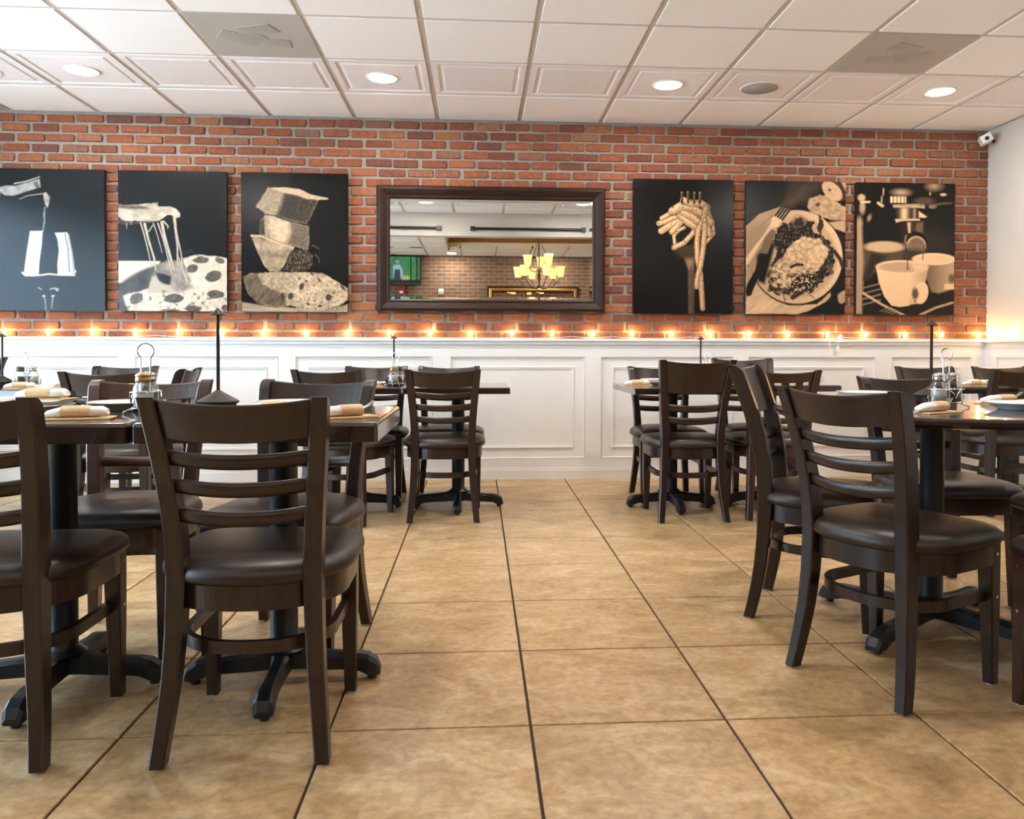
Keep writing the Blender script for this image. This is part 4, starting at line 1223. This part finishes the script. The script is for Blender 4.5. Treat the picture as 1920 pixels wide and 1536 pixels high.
CHAIRS = [
    ('A', -1.192, 2.095, 0.0, 'dark ladder-back chair cut off by the left picture edge, back to us'),
    ('A', -0.550, 2.090, 0.0, 'big near ladder-back chair with brown vinyl seat, back to us, left of the aisle'),
    ('C', -1.170, 2.735, PI + 0.03, 'reddish chair with slotted back rail across the near left table'),
    ('A', -0.612, 2.675, PI - 0.17, 'dark ladder-back chair facing us across the near left table'),
    ('A', -1.830, 4.285, 0.0, 'dark chair with back to us at the table under the cheese picture'),
    ('A', -2.350, 5.275, PI, 'dark chair against the wainscot under the wine picture, facing us'),
    ('A', -1.920, 4.770, PI / 2 + 0.10, 'dark chair turned sideways at the end of the table under the cheese picture'),
    ('B', -3.50, 5.50, PI / 2, 'tall dark chair seen edge-on at the far left picture edge'),
    ('A', -0.195, 4.685, 0.0, 'dark ladder-back chair with back to us in front of the mirror'),
    ('A', -0.198, 5.245, PI, 'dark chair by the wainscot straight under the mirror frame, facing us'),
    ('A', -0.688, 5.245, PI, 'dark chair by the wainscot beside the small table lamp, facing us'),
    ('A', -0.755, 4.650, -0.28, 'turned dark ladder-back chair with back to us under the bread picture'),
    ('B', 1.210, 4.605, 0.0, 'tall-railed chair with two slats, back to us under the pasta picture'),
    ('A', 1.230, 5.165, PI, 'dark chair by the wainscot facing the tall-railed chair across its table'),
    ('B', 1.840, 5.215, PI, 'tall-railed chair by the wainscot under the plate picture, facing us'),
    ('C', 1.725, 4.640, 0.0, 'reddish chair with slotted back rail under the plate picture'),
    ('B', 1.255, 2.890, -2.10, 'tall-railed chair seen from its side at the round table'),
    ('A', 1.230, 2.300, -1.112, 'near ladder-back chair turned towards the round table, right of the aisle'),
    ('A', 1.825, 3.060, PI, 'dark ladder-back chair facing us across the round table'),
    ('C', 1.703, 1.922, 0.175, 'reddish chair cut off by the right picture edge at the round table'),
    ('A', 2.105, 2.510, PI / 2, 'dark chair at the right edge of the picture facing the round table sideways'),
    ('A', 3.165, 4.655, 0.0, 'dark chair with back to us under the coffee picture by the side wall'),
    ('A', 3.150, 5.215, PI, 'dark chair by the wainscot under the coffee picture, facing us'),
    ('A', 3.715, 5.215, PI, 'dark chair in the corner under the security camera, facing us'),
]
for kd, x, y, rz, lb in CHAIRS:
    place(CH[kd], USED, (x, y, 0), rz, lb)

# ------------------------------------------------------------------ tables
def base_parts(t, h, rot, spread=0.265):
    MB().lathe([(0.062, 0.098), (0.050, 0.108), (0.039, 0.118), (0.039, h - 0.03), (0.050, h - 0.02), (0.115, h - 0.008), (0.115, h)], 32).build('column', 'black_iron', t)
    for k in range(4):
        a_ = rot + k * PI / 2
        rings = []
        for r, z0, z1, w in [(0.0, 0.040, 0.100, 0.030), (0.055, 0.038, 0.098, 0.026), (0.085, 0.034, 0.090, 0.021), (0.17, 0.030, 0.080, 0.020), (0.215, 0.026, 0.078, 0.023), (0.245, 0.012, 0.072, 0.026), (0.268, 0.012, 0.056, 0.026), (0.278, 0.014, 0.030, 0.022)]:
            r *= spread / 0.265
            q = [(r, -w * 0.75, z0), (r, w * 0.75, z0), (r, w, z0 + 0.004), (r, w, z1 - 0.012), (r, w * 0.6, z1), (r, -w * 0.6, z1), (r, -w, z1 - 0.012), (r, -w, z0 + 0.004)]
            rings.append([(px * math.cos(a_) - py * math.sin(a_), px * math.sin(a_) + py * math.cos(a_), z) for px, py, z in q])
        ft = MB().loft(rings, smooth=False).build('base_foot', 'black_iron', t)
        r = 0.252 * spread / 0.265
        MB().lathe([(0.013, 0.0), (0.014, 0.014)], 12, r * math.cos(a_), r * math.sin(a_)).build('leveller', 'black_plastic', ft)
def rect_table(x, y, w, d, z, th, rad, label, rot=0.0, brot=0.0, two=False, group='square pedestal tables'):
    t = thing('dining_table', label, 'table', (x, y, 0), rot, group)
    bm = bmesh.new()
    bmesh.ops.create_cube(bm, size=1.0)
    bmesh.ops.scale(bm, vec=(w, d, th), verts=bm.verts)
    bmesh.ops.translate(bm, vec=(0, 0, z - th / 2), verts=bm.verts)
    bmesh.ops.bevel(bm, geom=[e for e in bm.edges if abs(e.verts[0].co.z - e.verts[1].co.z) > 1e-4], offset=rad * 1.3, segments=4, profile=0.5, affect='EDGES')
    bmesh.ops.bevel(bm, geom=[e for e in bm.edges if e.verts[0].co.z > z - 1e-4 and e.verts[1].co.z > z - 1e-4], offset=rad, segments=3, profile=0.5, affect='EDGES')
    MB().bm(bm, False).build('tabletop', 'table_wood', t)
    base_parts(t, z - th, brot)
    return t
rect_table(-1.190, 2.372, 0.615, 0.60, 0.783, 0.052, 0.010, 'thick dark glossy table nearest the windows, pushed against its twin', 0, 0.03)
rect_table(-0.566, 2.372, 0.615, 0.60, 0.783, 0.052, 0.010, 'thick dark glossy table beside the aisle with a bronze lamp near its joint', 0, 0.03)
rect_table(-2.365, 4.850, 1.17, 0.76, 0.752, 0.036, 0.005, 'dark table with lamp and shakers under the wine and cheese pictures', 0, 0.0)
rect_table(-0.750, 4.965, 0.615, 0.70, 0.752, 0.036, 0.005, 'small dark table under the bread picture with a lamp on it', 0, 0.0)
rect_table(-0.123, 4.965, 0.615, 0.70, 0.752, 0.036, 0.005, 'small bare dark table in front of the mirror', 0, 0.0)
rect_table(1.195, 4.885, 0.610, 0.74, 0.752, 0.036, 0.005, 'small dark table under the pasta picture set with plates', 0, 0.0)
rect_table(1.835, 4.920, 0.610, 0.70, 0.765, 0.036, 0.010, 'small dark table under the plate picture with a white cup', 0, 0.0)
rect_table(3.40, 4.950, 1.06, 0.66, 0.752, 0.040, 0.005, 'dark table by the side wall under the coffee picture', 0, 0.0)
t = thing('round_table', 'dark glossy round table on a black pedestal, right of the aisle', 'table', (1.585, 2.690, 0))
ZR = 0.774
MB().lathe([(0.0001, ZR - 0.034), (0.515, ZR - 0.034), (0.528, ZR - 0.030), (0.535, ZR - 0.020), (0.535, ZR - 0.010), (0.530, ZR - 0.003), (0.522, ZR), (0.0001, ZR)], 72, smooth=False).build('tabletop', 'table_wood', t)
base_parts(t, ZR - 0.034, 0.63, 0.40)

# ------------------------------------------------------------------ things on the tables
def make_lamp():
    t = thing('table_lamp', 'lamp', 'lamp', (0, 0, 0), 0, 'slim bronze table lamps')
    MB().lathe([(0.050, 0.0), (0.052, 0.003), (0.052, 0.024), (0.059, 0.026), (0.060, 0.031), (0.058, 0.033), (0.012, 0.060), (0.007, 0.064)], 32, smooth=False).build('base', 'bronze', t)
    MB().lathe([(0.0052, 0.060), (0.0052, 0.292)], 12).build('stem', 'bronze', t)
    MB().lathe([(0.005, 0.290), (0.022, 0.2885), (0.0225, 0.290), (0.001, 0.310)], 24, smooth=False).build('shade', 'bronze', t)
    return t
LAMPP = make_lamp()
for x, y, z, lb in [(-0.777, 2.45, 0.783, 'tall slim bronze table lamp behind the big near chair'),
                    (-2.735, 4.80, 0.752, 'slim bronze lamp on the table at the left picture edge'),
                    (-0.525, 5.035, 0.752, 'slim bronze lamp on the small table under the bread picture'),
                    (1.440, 5.10, 0.752, 'slim bronze lamp mostly hidden behind the tall-railed chair'),
                    (1.690, 2.88, 0.774, 'slim bronze lamp behind the shakers on the round table')]:
    place(LAMPP, USED, (x, y, z), 0, lb)
def ring_pts(cx, cy, cz, r, plane, a0=0, a1=2 * PI, n=24, ry=None):
    ry = ry or r
    out = []
    for i in range(n + 1):
        a_ = a0 + (a1 - a0) * i / n
        if plane == 'xy': out.append((cx + r * math.cos(a_), cy + ry * math.sin(a_), cz))
        else: out.append((cx + r * math.cos(a_), cy, cz + ry * math.sin(a_)))
    return out
def make_caddy():
    t = thing('condiment_caddy', 'caddy', 'caddy', (0, 0, 0), 0, 'wire condiment caddies')
    wr_ = 0.0021
    # stem: two uprights meeting in a ring handle
    up = [(0, y_, z_) for y_, _, z_ in [(-0.013, 0, 0.014), (-0.013, 0, 0.160)] + ring_pts(0, 0, 0.181, 0.0225, 'xz', math.radians(233), math.radians(-53), 28) + [(0.013, 0, 0.160), (0.013, 0, 0.014)]]
    MB().tube(up, wr_ * 1.15, 8).build('handle', 'chrome_wire', t)
    for sx in (-1, 1):
        MB().tube(ring_pts(sx * 0.033, 0, 0.062, 0.0345, 'xy', 0, 2 * PI, 28), wr_, 6).build('upper_ring', 'chrome_wire', t)
        MB().tube(ring_pts(sx * 0.033, 0, 0.016, 0.032, 'xy', 0, 2 * PI, 28), wr_, 6).build('lower_ring', 'chrome_wire', t)
        MB().tube([(sx * 0.068, -0.008, 0.016), (sx * 0.072, -0.010, 0.038), (sx * 0.068, 0.0, 0.044), (sx * 0.072, 0.010, 0.038), (sx * 0.068, 0.008, 0.016)], wr_, 6).build('side_loop', 'chrome_wire', t)
        for sy in (-1, 1):
            MB().tube([(sx * 0.02, sy * 0.028, 0.018), (sx * 0.040, sy * 0.040, 0.010), (sx * 0.052, sy * 0.050, 0.0035)], [wr_, wr_, 0.0035], 8).build('foot', 'chrome_wire', t)
    for sy in (-1, 1):
        MB().tube([(-0.03, sy * 0.035, 0.062), (-0.010, sy * 0.040, 0.050), (0.0, sy * 0.040, 0.030), (0.010, sy * 0.040, 0.050), (0.03, sy * 0.035, 0.062)], wr_, 6).build('scroll', 'chrome_wire', t)
    MB().box(-0.045, 0.045, -0.006, 0.006, 0.0125, 0.0145).build('floor_bar', 'chrome_wire', t)
    return t
def make_jar(fill, capm, h=0.100):
    t = thing('shaker_jar', 'jar', 'shaker', (0, 0, 0), 0, 'glass shaker jars')
    MB().lathe([(0.0001, 0.0), (0.024, 0.0), (0.027, 0.004), (0.028, 0.030), (0.028, 0.056), (0.025, 0.066), (0.020, 0.074), (0.0185, 0.080), (0.0165, 0.080), (0.018, 0.073), (0.023, 0.065), (0.0258, 0.055), (0.0258, 0.005), (0.0001, 0.004)], 24, cap=False).build('glass_body', 'clear_glass', t)
    MB().lathe([(0.0001, 0.0045), (0.0252, 0.0055), (0.0252, 0.044), (0.020, 0.047), (0.0001, 0.049)], 24, cap=False).build('contents', fill, t)
    MB().lathe([(0.0195, 0.0745), (0.0215, 0.076), (0.0215, 0.088), (0.020, 0.092), (0.0225, 0.094), (0.020, 0.100), (0.012, 0.104), (0.0001, 0.105)], 24, cap=False).build('cap', capm, t)
    return t
CAD, SALT, PEP, DARKJ = make_caddy(), make_jar('salt', 'chrome_wire'), make_jar('pepper', 'chrome_wire'), make_jar('salt', 'brass_cap')
DARKJ2 = make_jar('pepper', 'dark_cap')
CADS = [(-0.975, 2.42, 0.783, 1.75, SALT if False else DARKJ, PEP, 'behind the cut-off chair on the near left table', 'on the near left table'),
        (-2.600, 4.80, 0.752, 0.75, DARKJ2, SALT, 'on the table at the left picture edge', 'on the table at the left picture edge'),
        (-0.495, 4.865, 0.752, 1.2, DARKJ, DARKJ2, 'on the small table under the bread picture', 'on the small table under the bread picture'),
        (1.440, 4.93, 0.752, 0.9, SALT, PEP, 'hidden behind the tall-railed chair under the pasta picture', 'behind the tall-railed chair'),
        (1.615, 2.66, 0.774, 0.30, SALT, PEP, 'on the round table', 'on the round table')]
for x, y, z, rz, j1, j2, l1, l2 in CADS:
    place(CAD, USED, (x, y, z), rz, 'chrome wire condiment caddy with ring handle ' + l1)
    for sx, j in ((-1, j1), (1, j2)):
        nm = 'salt shaker' if j in (SALT, DARKJ) else 'pepper shaker'
        place(j, USED, (x + sx * 0.033 * math.cos(rz), y + sx * 0.033 * math.sin(rz), z + 0.0148), rz, 'glass %s in the caddy %s' % (nm, l2))
for pr_ in (SALT, PEP, DARKJ, DARKJ2):
    if not USED.get(pr_.name):
        pass
def make_plate(r=0.135):
    t = thing('dinner_plate', 'plate', 'plate', (0, 0, 0), 0, 'white dinner plates')
    s = r / 0.135
    MB().lathe([(0.0001, 0.003), (0.070 * s, 0.003), (0.075 * s, 0.0), (0.080 * s, 0.0), (0.084 * s, 0.005), (0.128 * s, 0.020), (0.135 * s, 0.0235), (0.1345 * s, 0.0255), (0.125 * s, 0.023), (0.085 * s, 0.0105), (0.0001, 0.0085)], 48, cap=False).build('plate_body', 'porcelain', t)
    return t
PLATE = make_plate(0.105)
def fork_part(t, x, y, z, rz, pitch=0.0):
    mb = MB()
    for k in range(4):
        yy = (k - 1.5) * 0.0066
        mb.tube([(-0.02, yy * 0.8, 0.004), (0.010, yy, 0.005), (0.036, yy, 0.003 + 0.012)], [0.0022, 0.002, 0.0011], 6)
    mb.tube([(-0.07, 0, 0.0), (-0.05, 0, 0.001), (-0.03, 0, 0.003), (-0.018, 0, 0.004)], [0.004, 0.003, 0.005, 0.009], 8)
    o = mb.build('fork', 'steel', t)
    o.location = (x, y, z); o.rotation_euler = (0, pitch, rz)
    return o
def make_napkin(with_fork):
    t = thing('napkin_roll', 'napkin', 'napkin', (0, 0, 0), 0, 'rolled napkins with cutlery')
    r0 = []
    def ring(x, ry, rz_, zc_, n=14, j=0.0):
        return [(x + rng.uniform(-j, j), ry * math.cos(2 * PI * k / n), max(0.0062, zc_ + rz_ * math.sin(2 * PI * k / n))) for k in range(n)]
    end = [ring(0.066, 0.027, 0.018, 0.024)] if with_fork else [ring(0.060, 0.027, 0.018, 0.024), ring(0.080, 0.030, 0.017, 0.026, j=0.004), ring(0.098, 0.022, 0.010, 0.022, j=0.004)]
    MB().loft([ring(-0.105, 0.010, 0.005, 0.012), ring(-0.090, 0.022, 0.012, 0.018, j=0.002), ring(-0.050, 0.029, 0.018, 0.023), ring(0.02, 0.030, 0.019, 0.025)] + end, smooth=True).build('napkin_cloth', 'napkin_white', t)
    b0, b1 = (-0.015, 0.068) if with_fork else (-0.045, 0.045)
    MB().loft([ring(b0, 0.0312, 0.0203, 0.0242), ring((b0 + b1) / 2, 0.0315, 0.0208, 0.025), ring(b1, 0.0300, 0.0203, 0.025)], smooth=True, cap=False).build('paper_band', 'kraft_paper', t)
    bm = bmesh.new()
    MBx = MB().chamfer_box(-0.10, 0.115, -0.050, 0.050, 0.0, 0.003, 0.001).chamfer_box(-0.095, 0.120, -0.046, 0.042, 0.003, 0.006, 0.001)
    bm.free()
    q = MBx.build('folded_paper', 'kraft_paper', t)
    if with_fork:
        fork_part(t, 0.088, 0.0, 0.030, 0.0, -0.30)
    return t
NAP, NAPF = make_napkin(False), make_napkin(True)
for x, y, z, lb in [(-1.290, 2.42, 0.783, 'white plate behind the cut-off chair, lower of a stacked pair'),
                    (-1.290, 2.42, 0.7955, 'white plate behind the cut-off chair, upper of a stacked pair'),
                    (-1.095, 2.555, 0.783, 'white plate at the far edge of the near left table before the slotted chair'),
                    (-0.590, 2.550, 0.783, 'white plate at the far edge of the table beside the aisle'),
                    (-2.480, 5.10, 0.752, 'white plate on the far side of the table under the wine picture'),
                    (1.130, 5.00, 0.752, 'white plate on the small table under the pasta picture'),
                    (1.130, 5.00, 0.7645, 'white plate stacked on another under the pasta picture'),
                    (1.490, 2.99, 0.774, 'white plate on the far left of the round table, lower of a stacked pair'),
                    (1.490, 2.99, 0.7865, 'white plate on the far left of the round table, upper of a stacked pair'),
                    (1.800, 2.545, 0.774, 'white plate on the round table at the right picture edge'),
                    (3.320, 5.06, 0.752, 'white plate on the table under the coffee picture'),
                    (2.990, 5.10, 0.752, 'white plate at the left end of the table under the coffee picture')]:
    place(PLATE, USED, (x, y, z), 0, lb)
for pr_, x, y, z, rz, lb in [(NAP, -1.065, 2.200, 0.783, 0.22, 'kraft-banded napkin roll on the front edge of the near left table'),
                        (NAP, -1.270, 2.42, 0.8215, -0.1, 'kraft-banded napkin roll on the stacked plates behind the cut-off chair'),
                        (NAPF, -0.368, 2.205, 0.783, 0.55, 'napkin roll with fork tines showing on the aisle table corner'),
                        (NAP, -0.595, 2.375, 0.783, 0.1, 'napkin roll half hidden beside the tall bronze lamp'),
                        (NAP, -2.540, 4.62, 0.752, 0.2, 'napkin roll in front of the shakers at the left picture edge'),
                        (NAP, -2.420, 4.92, 0.752, 0.0, 'napkin roll behind the shakers on the table under the wine picture'),
                        (NAP, -0.655, 4.78, 0.752, 0.2, 'napkin roll on the small table under the bread picture'),
                        (NAP, 0.985, 4.90, 0.752, -0.1, 'napkin roll at the left end of the table under the pasta picture'),
                        (NAPF, 1.425, 2.415, 0.774, 0.45, 'napkin roll with fork tines showing at the front of the round table'),
                        (NAPF, 1.905, 2.80, 0.774, 0.1, 'napkin roll with fork on the right side of the round table'),
                        (NAP, 3.10, 4.80, 0.752, 0.0, 'napkin roll on the table under the coffee picture')]:
    place(pr_, USED, (x, y, z), rz, lb).scale = (0.76, 0.80, 0.80)
t = thing('coffee_cup', 'small white cup on the table under the plate picture', 'cup', (2.06, 4.76, 0.765))
MB().lathe([(0.0001, 0.002), (0.020, 0.0), (0.026, 0.006), (0.034, 0.030), (0.036, 0.055), (0.034, 0.055), (0.031, 0.030), (0.022, 0.008), (0.0001, 0.006)], 24, cap=False).build('cup_body', 'porcelain', t)
MB().tube([(0.035, 0, 0.046), (0.050, 0, 0.044), (0.054, 0, 0.030), (0.046, 0, 0.018), (0.031, 0, 0.016)], 0.004, 8).build('handle', 'porcelain', t)

# ------------------------------------------------------------------ across the room, seen in the mirror
def black_bar(x0, x1, z, label):
    t = thing('linear_diffuser', label, 'light bar', ((x0 + x1) / 2, 1.95, z), 0, 'black bars on the beam')
    w = (x1 - x0) / 2
    MB().tube([(-w + 0.02, 0.030, 0), (w - 0.02, 0.030, 0)], 0.017, 12).build('rod', 'black_plastic', t)
    for sx in (-1, 1):
        MB().chamfer_box(sx * w - 0.03, sx * w + 0.03, 0.0, 0.056, -0.026, 0.026, 0.004).build('end_bracket', 'black_plastic', t)
black_bar(-2.30, -0.49, 2.492, 'short black rod on the white beam, above the television in the mirror')
black_bar(-0.07, 1.32, 2.490, 'long black rod on the white beam reflected above the chandelier')
# television
t = thing('television', 'wall television showing a man in green woods, seen in the mirror', 'television', (-1.49, YB + 0.12, 2.40), -0.06)
MB().chamfer_box(-0.47, 0.47, -0.03, 0.03, -0.265, 0.265, 0.006).build('bezel', 'black_plastic', t)
pz = Paint(0, 0, 320, 190, 0.0)
gcol = np.zeros((NH, NW, 3)); nz = pz.noise(40, 60); n4 = pz.noise(10)
gcol[..., 0] = 0.02 + 0.05 * n4; gcol[..., 1] = 0.08 + 0.28 * nz + 0.25 * np.clip((n4 - 0.6) * 4, 0, 1); gcol[..., 2] = 0.04 + 0.08 * nz + 0.15 * np.clip((n4 - 0.65) * 4, 0, 1)
for xx in (90, 262, 300): gcol[np.abs(pz.X - xx) < 4] = (0.01, 0.02, 0.01)
def tvp(m, c):
    global gcol
    gcol = gcol * (1 - m[..., None]) + np.array(c) * m[..., None]
tvp(pz.mask(pz.sdf([(150, 60), (190, 55), (212, 100), (210, 150), (140, 150), (138, 100)]), 3), (0.35, 0.48, 0.55))
tvp(pz.mask(pz.sdf([(158, 90), (192, 90), (196, 170), (150, 170)]), 3), (0.03, 0.05, 0.07))
tvp(pz.mask(np.hypot(pz.X - 176, pz.Y - 36) - 14, 3), (0.30, 0.25, 0.35))
tvp(pz.mask(np.hypot((pz.X - 228) * 0.7, pz.Y - 150) - 18, 4), (0.55, 0.42, 0.20))
tvp(pz.mask(pz.sdf([(0, 170), (320, 160), (320, 190), (0, 190)]), 6), (0.01, 0.02, 0.01))
print_grid('screen', 'tv_screen', gcol[::2, ::2], -0.44, 0.44, -0.235, 0.245, 0.031, t, flip=True)
MB().box(-0.1, 0.1, -0.12, -0.03, -0.1, 0.1).build('wall_bracket', 'black_plastic', t)
t = thing('fire_alarm', 'red fire alarm strobe on the tan brick, under the television', 'alarm', (-1.385, YB, 2.06))
MB().chamfer_box(-0.07, 0.07, 0.0, 0.045, -0.075, 0.075, 0.008).build('housing', 'red_plastic', t)
MB().chamfer_box(-0.03, 0.03, 0.045, 0.065, -0.06, -0.02, 0.006).build('strobe_lens', 'white_plastic', t)
t = thing('wall_candle', 'cream candle on a small dark wall bracket on tan brick', 'candle', (-0.67, YB, 1.97))
MB().lathe([(0.0001, 0.0), (0.048, 0.0), (0.050, 0.10), (0.044, 0.112), (0.0001, 0.108)], 20, 0, 0.075, cap=False).build('candle_body', 'wax', t)
MB().box(-0.045, 0.045, 0, 0.13, -0.022, 0.0).build('bracket', 'iron_scroll', t)
t = thing('gilt_mirror', 'gold framed mirror on the tan brick wall, seen in the big mirror', 'mirror', (0.995, YB, 1.64))
for (i0, i1, y, m) in [(0.0, 0.035, 0.035, 'frame_wood'), (0.035, 0.085, 0.045, 'gold_leaf'), (0.085, 0.105, 0.03, 'frame_wood')]:
    w_, h_ = 0.835, 0.50
    mb = MB()
    def rr(i, yy): return [(-w_ + i, yy, -h_ + i), (w_ - i, yy, -h_ + i), (w_ - i, yy, h_ - i), (-w_ + i, yy, h_ - i)]
    mb.loft([rr(i0, 0.0), rr(i0, y), rr((i0 + i1) / 2, y + 0.008), rr(i1, y), rr(i1, 0.0)], cap=False, smooth=False).build('frame_moulding', m, t)
MB().add([(-0.73, 0.012, -0.395), (0.73, 0.012, -0.395), (0.73, 0.012, 0.395), (-0.73, 0.012, 0.395)], [(3, 2, 1, 0)]).build('mirror_glass', 'mirror_silver', t)
# chandelier
t = thing('chandelier', 'scrolled iron chandelier with nine glowing amber glass shades', 'chandelier', (0.97, -0.76, 1.96))
MB().lathe([(0.0001, 0.0), (0.012, 0.01), (0.02, 0.03), (0.012, 0.05), (0.010, 0.10), (0.022, 0.14), (0.030, 0.20), (0.016, 0.26), (0.008, 0.30), (0.008, 0.72), (0.014, 0.76), (0.008, 0.80), (0.006, 1.128)], 16).build('stem', 'iron_scroll', t)
shade = MB().lathe([(0.045, 0.0), (0.052, 0.01), (0.058, 0.06), (0.066, 0.125), (0.080, 0.160), (0.078, 0.162), (0.062, 0.126), (0.054, 0.06), (0.046, 0.012), (0.0001, 0.006)], 24, cap=False).mesh('glass_shade', 'shade_glow')
for tier, (n, rad, z, off) in enumerate([(6, 0.345, 0.185, 0.26), (3, 0.195, 0.365, 0.75)]):
    for k in range(n):
        a_ = off + 2 * PI * k / n
        ca, sa = math.cos(a_), math.sin(a_)
        if tier == 0: prof_ = [(0.01, 0.05), (0.08, 0.0), (0.18, 0.01), (0.27, 0.075), (0.32, 0.13), (0.345, 0.175), (0.40, 0.150), (0.385, 0.115)]
        else: prof_ = [(0.01, 0.30), (0.07, 0.26), (0.13, 0.28), (0.18, 0.33), (0.195, 0.36)]
        ar = MB().tube([(r * ca, r * sa, zz) for r, zz in prof_], 0.007, 8).build('scroll_arm', 'iron_scroll', t)
        link('glass_shade', shade, ar, (rad * ca, rad * sa, z))
for k in range(3):
    a_ = 0.4 + 2 * PI * k / 3
    ca, sa = math.cos(a_), math.sin(a_)
    MB().tube([(r * ca, r * sa, zz) for r, zz in [(0.13, 0.50), (0.09, 0.60), (0.045, 0.70), (0.06, 0.74), (0.075, 0.78), (0.05, 0.82), (0.02, 0.80), (0.008, 0.84)]], 0.005, 8).build('hanging_scroll', 'iron_scroll', t)
MB().lathe([(0.0001, 1.128), (0.06, 1.120), (0.065, 1.10), (0.0001, 1.09)], 24, cap=False).build('ceiling_canopy', 'iron_scroll', t)
t = thing('dome_camera', 'small white dome camera on the beam side of the ceiling', 'camera', (-0.62, 0.2, ZC))
MB().lathe([(0.055, 0.0), (0.055, -0.02), (0.045, -0.03), (0.0001, -0.03)], 24).build('base', 'white_plastic', t)
MB().lathe([(0.040, -0.028), (0.036, -0.05), (0.020, -0.065), (0.0001, -0.068)], 24).build('dome', 'white_plastic', t)

# unused prototypes are removed so that nothing stands at the origin
for pr_ in list(CH.values()) + [LAMPP, CAD, SALT, PEP, DARKJ, DARKJ2, PLATE, NAP, NAPF]:
    if not USED.get(pr_.name):
        for o in list(pr_.children_recursive) + [pr_]:
            bpy.data.objects.remove(o, do_unlink=True)
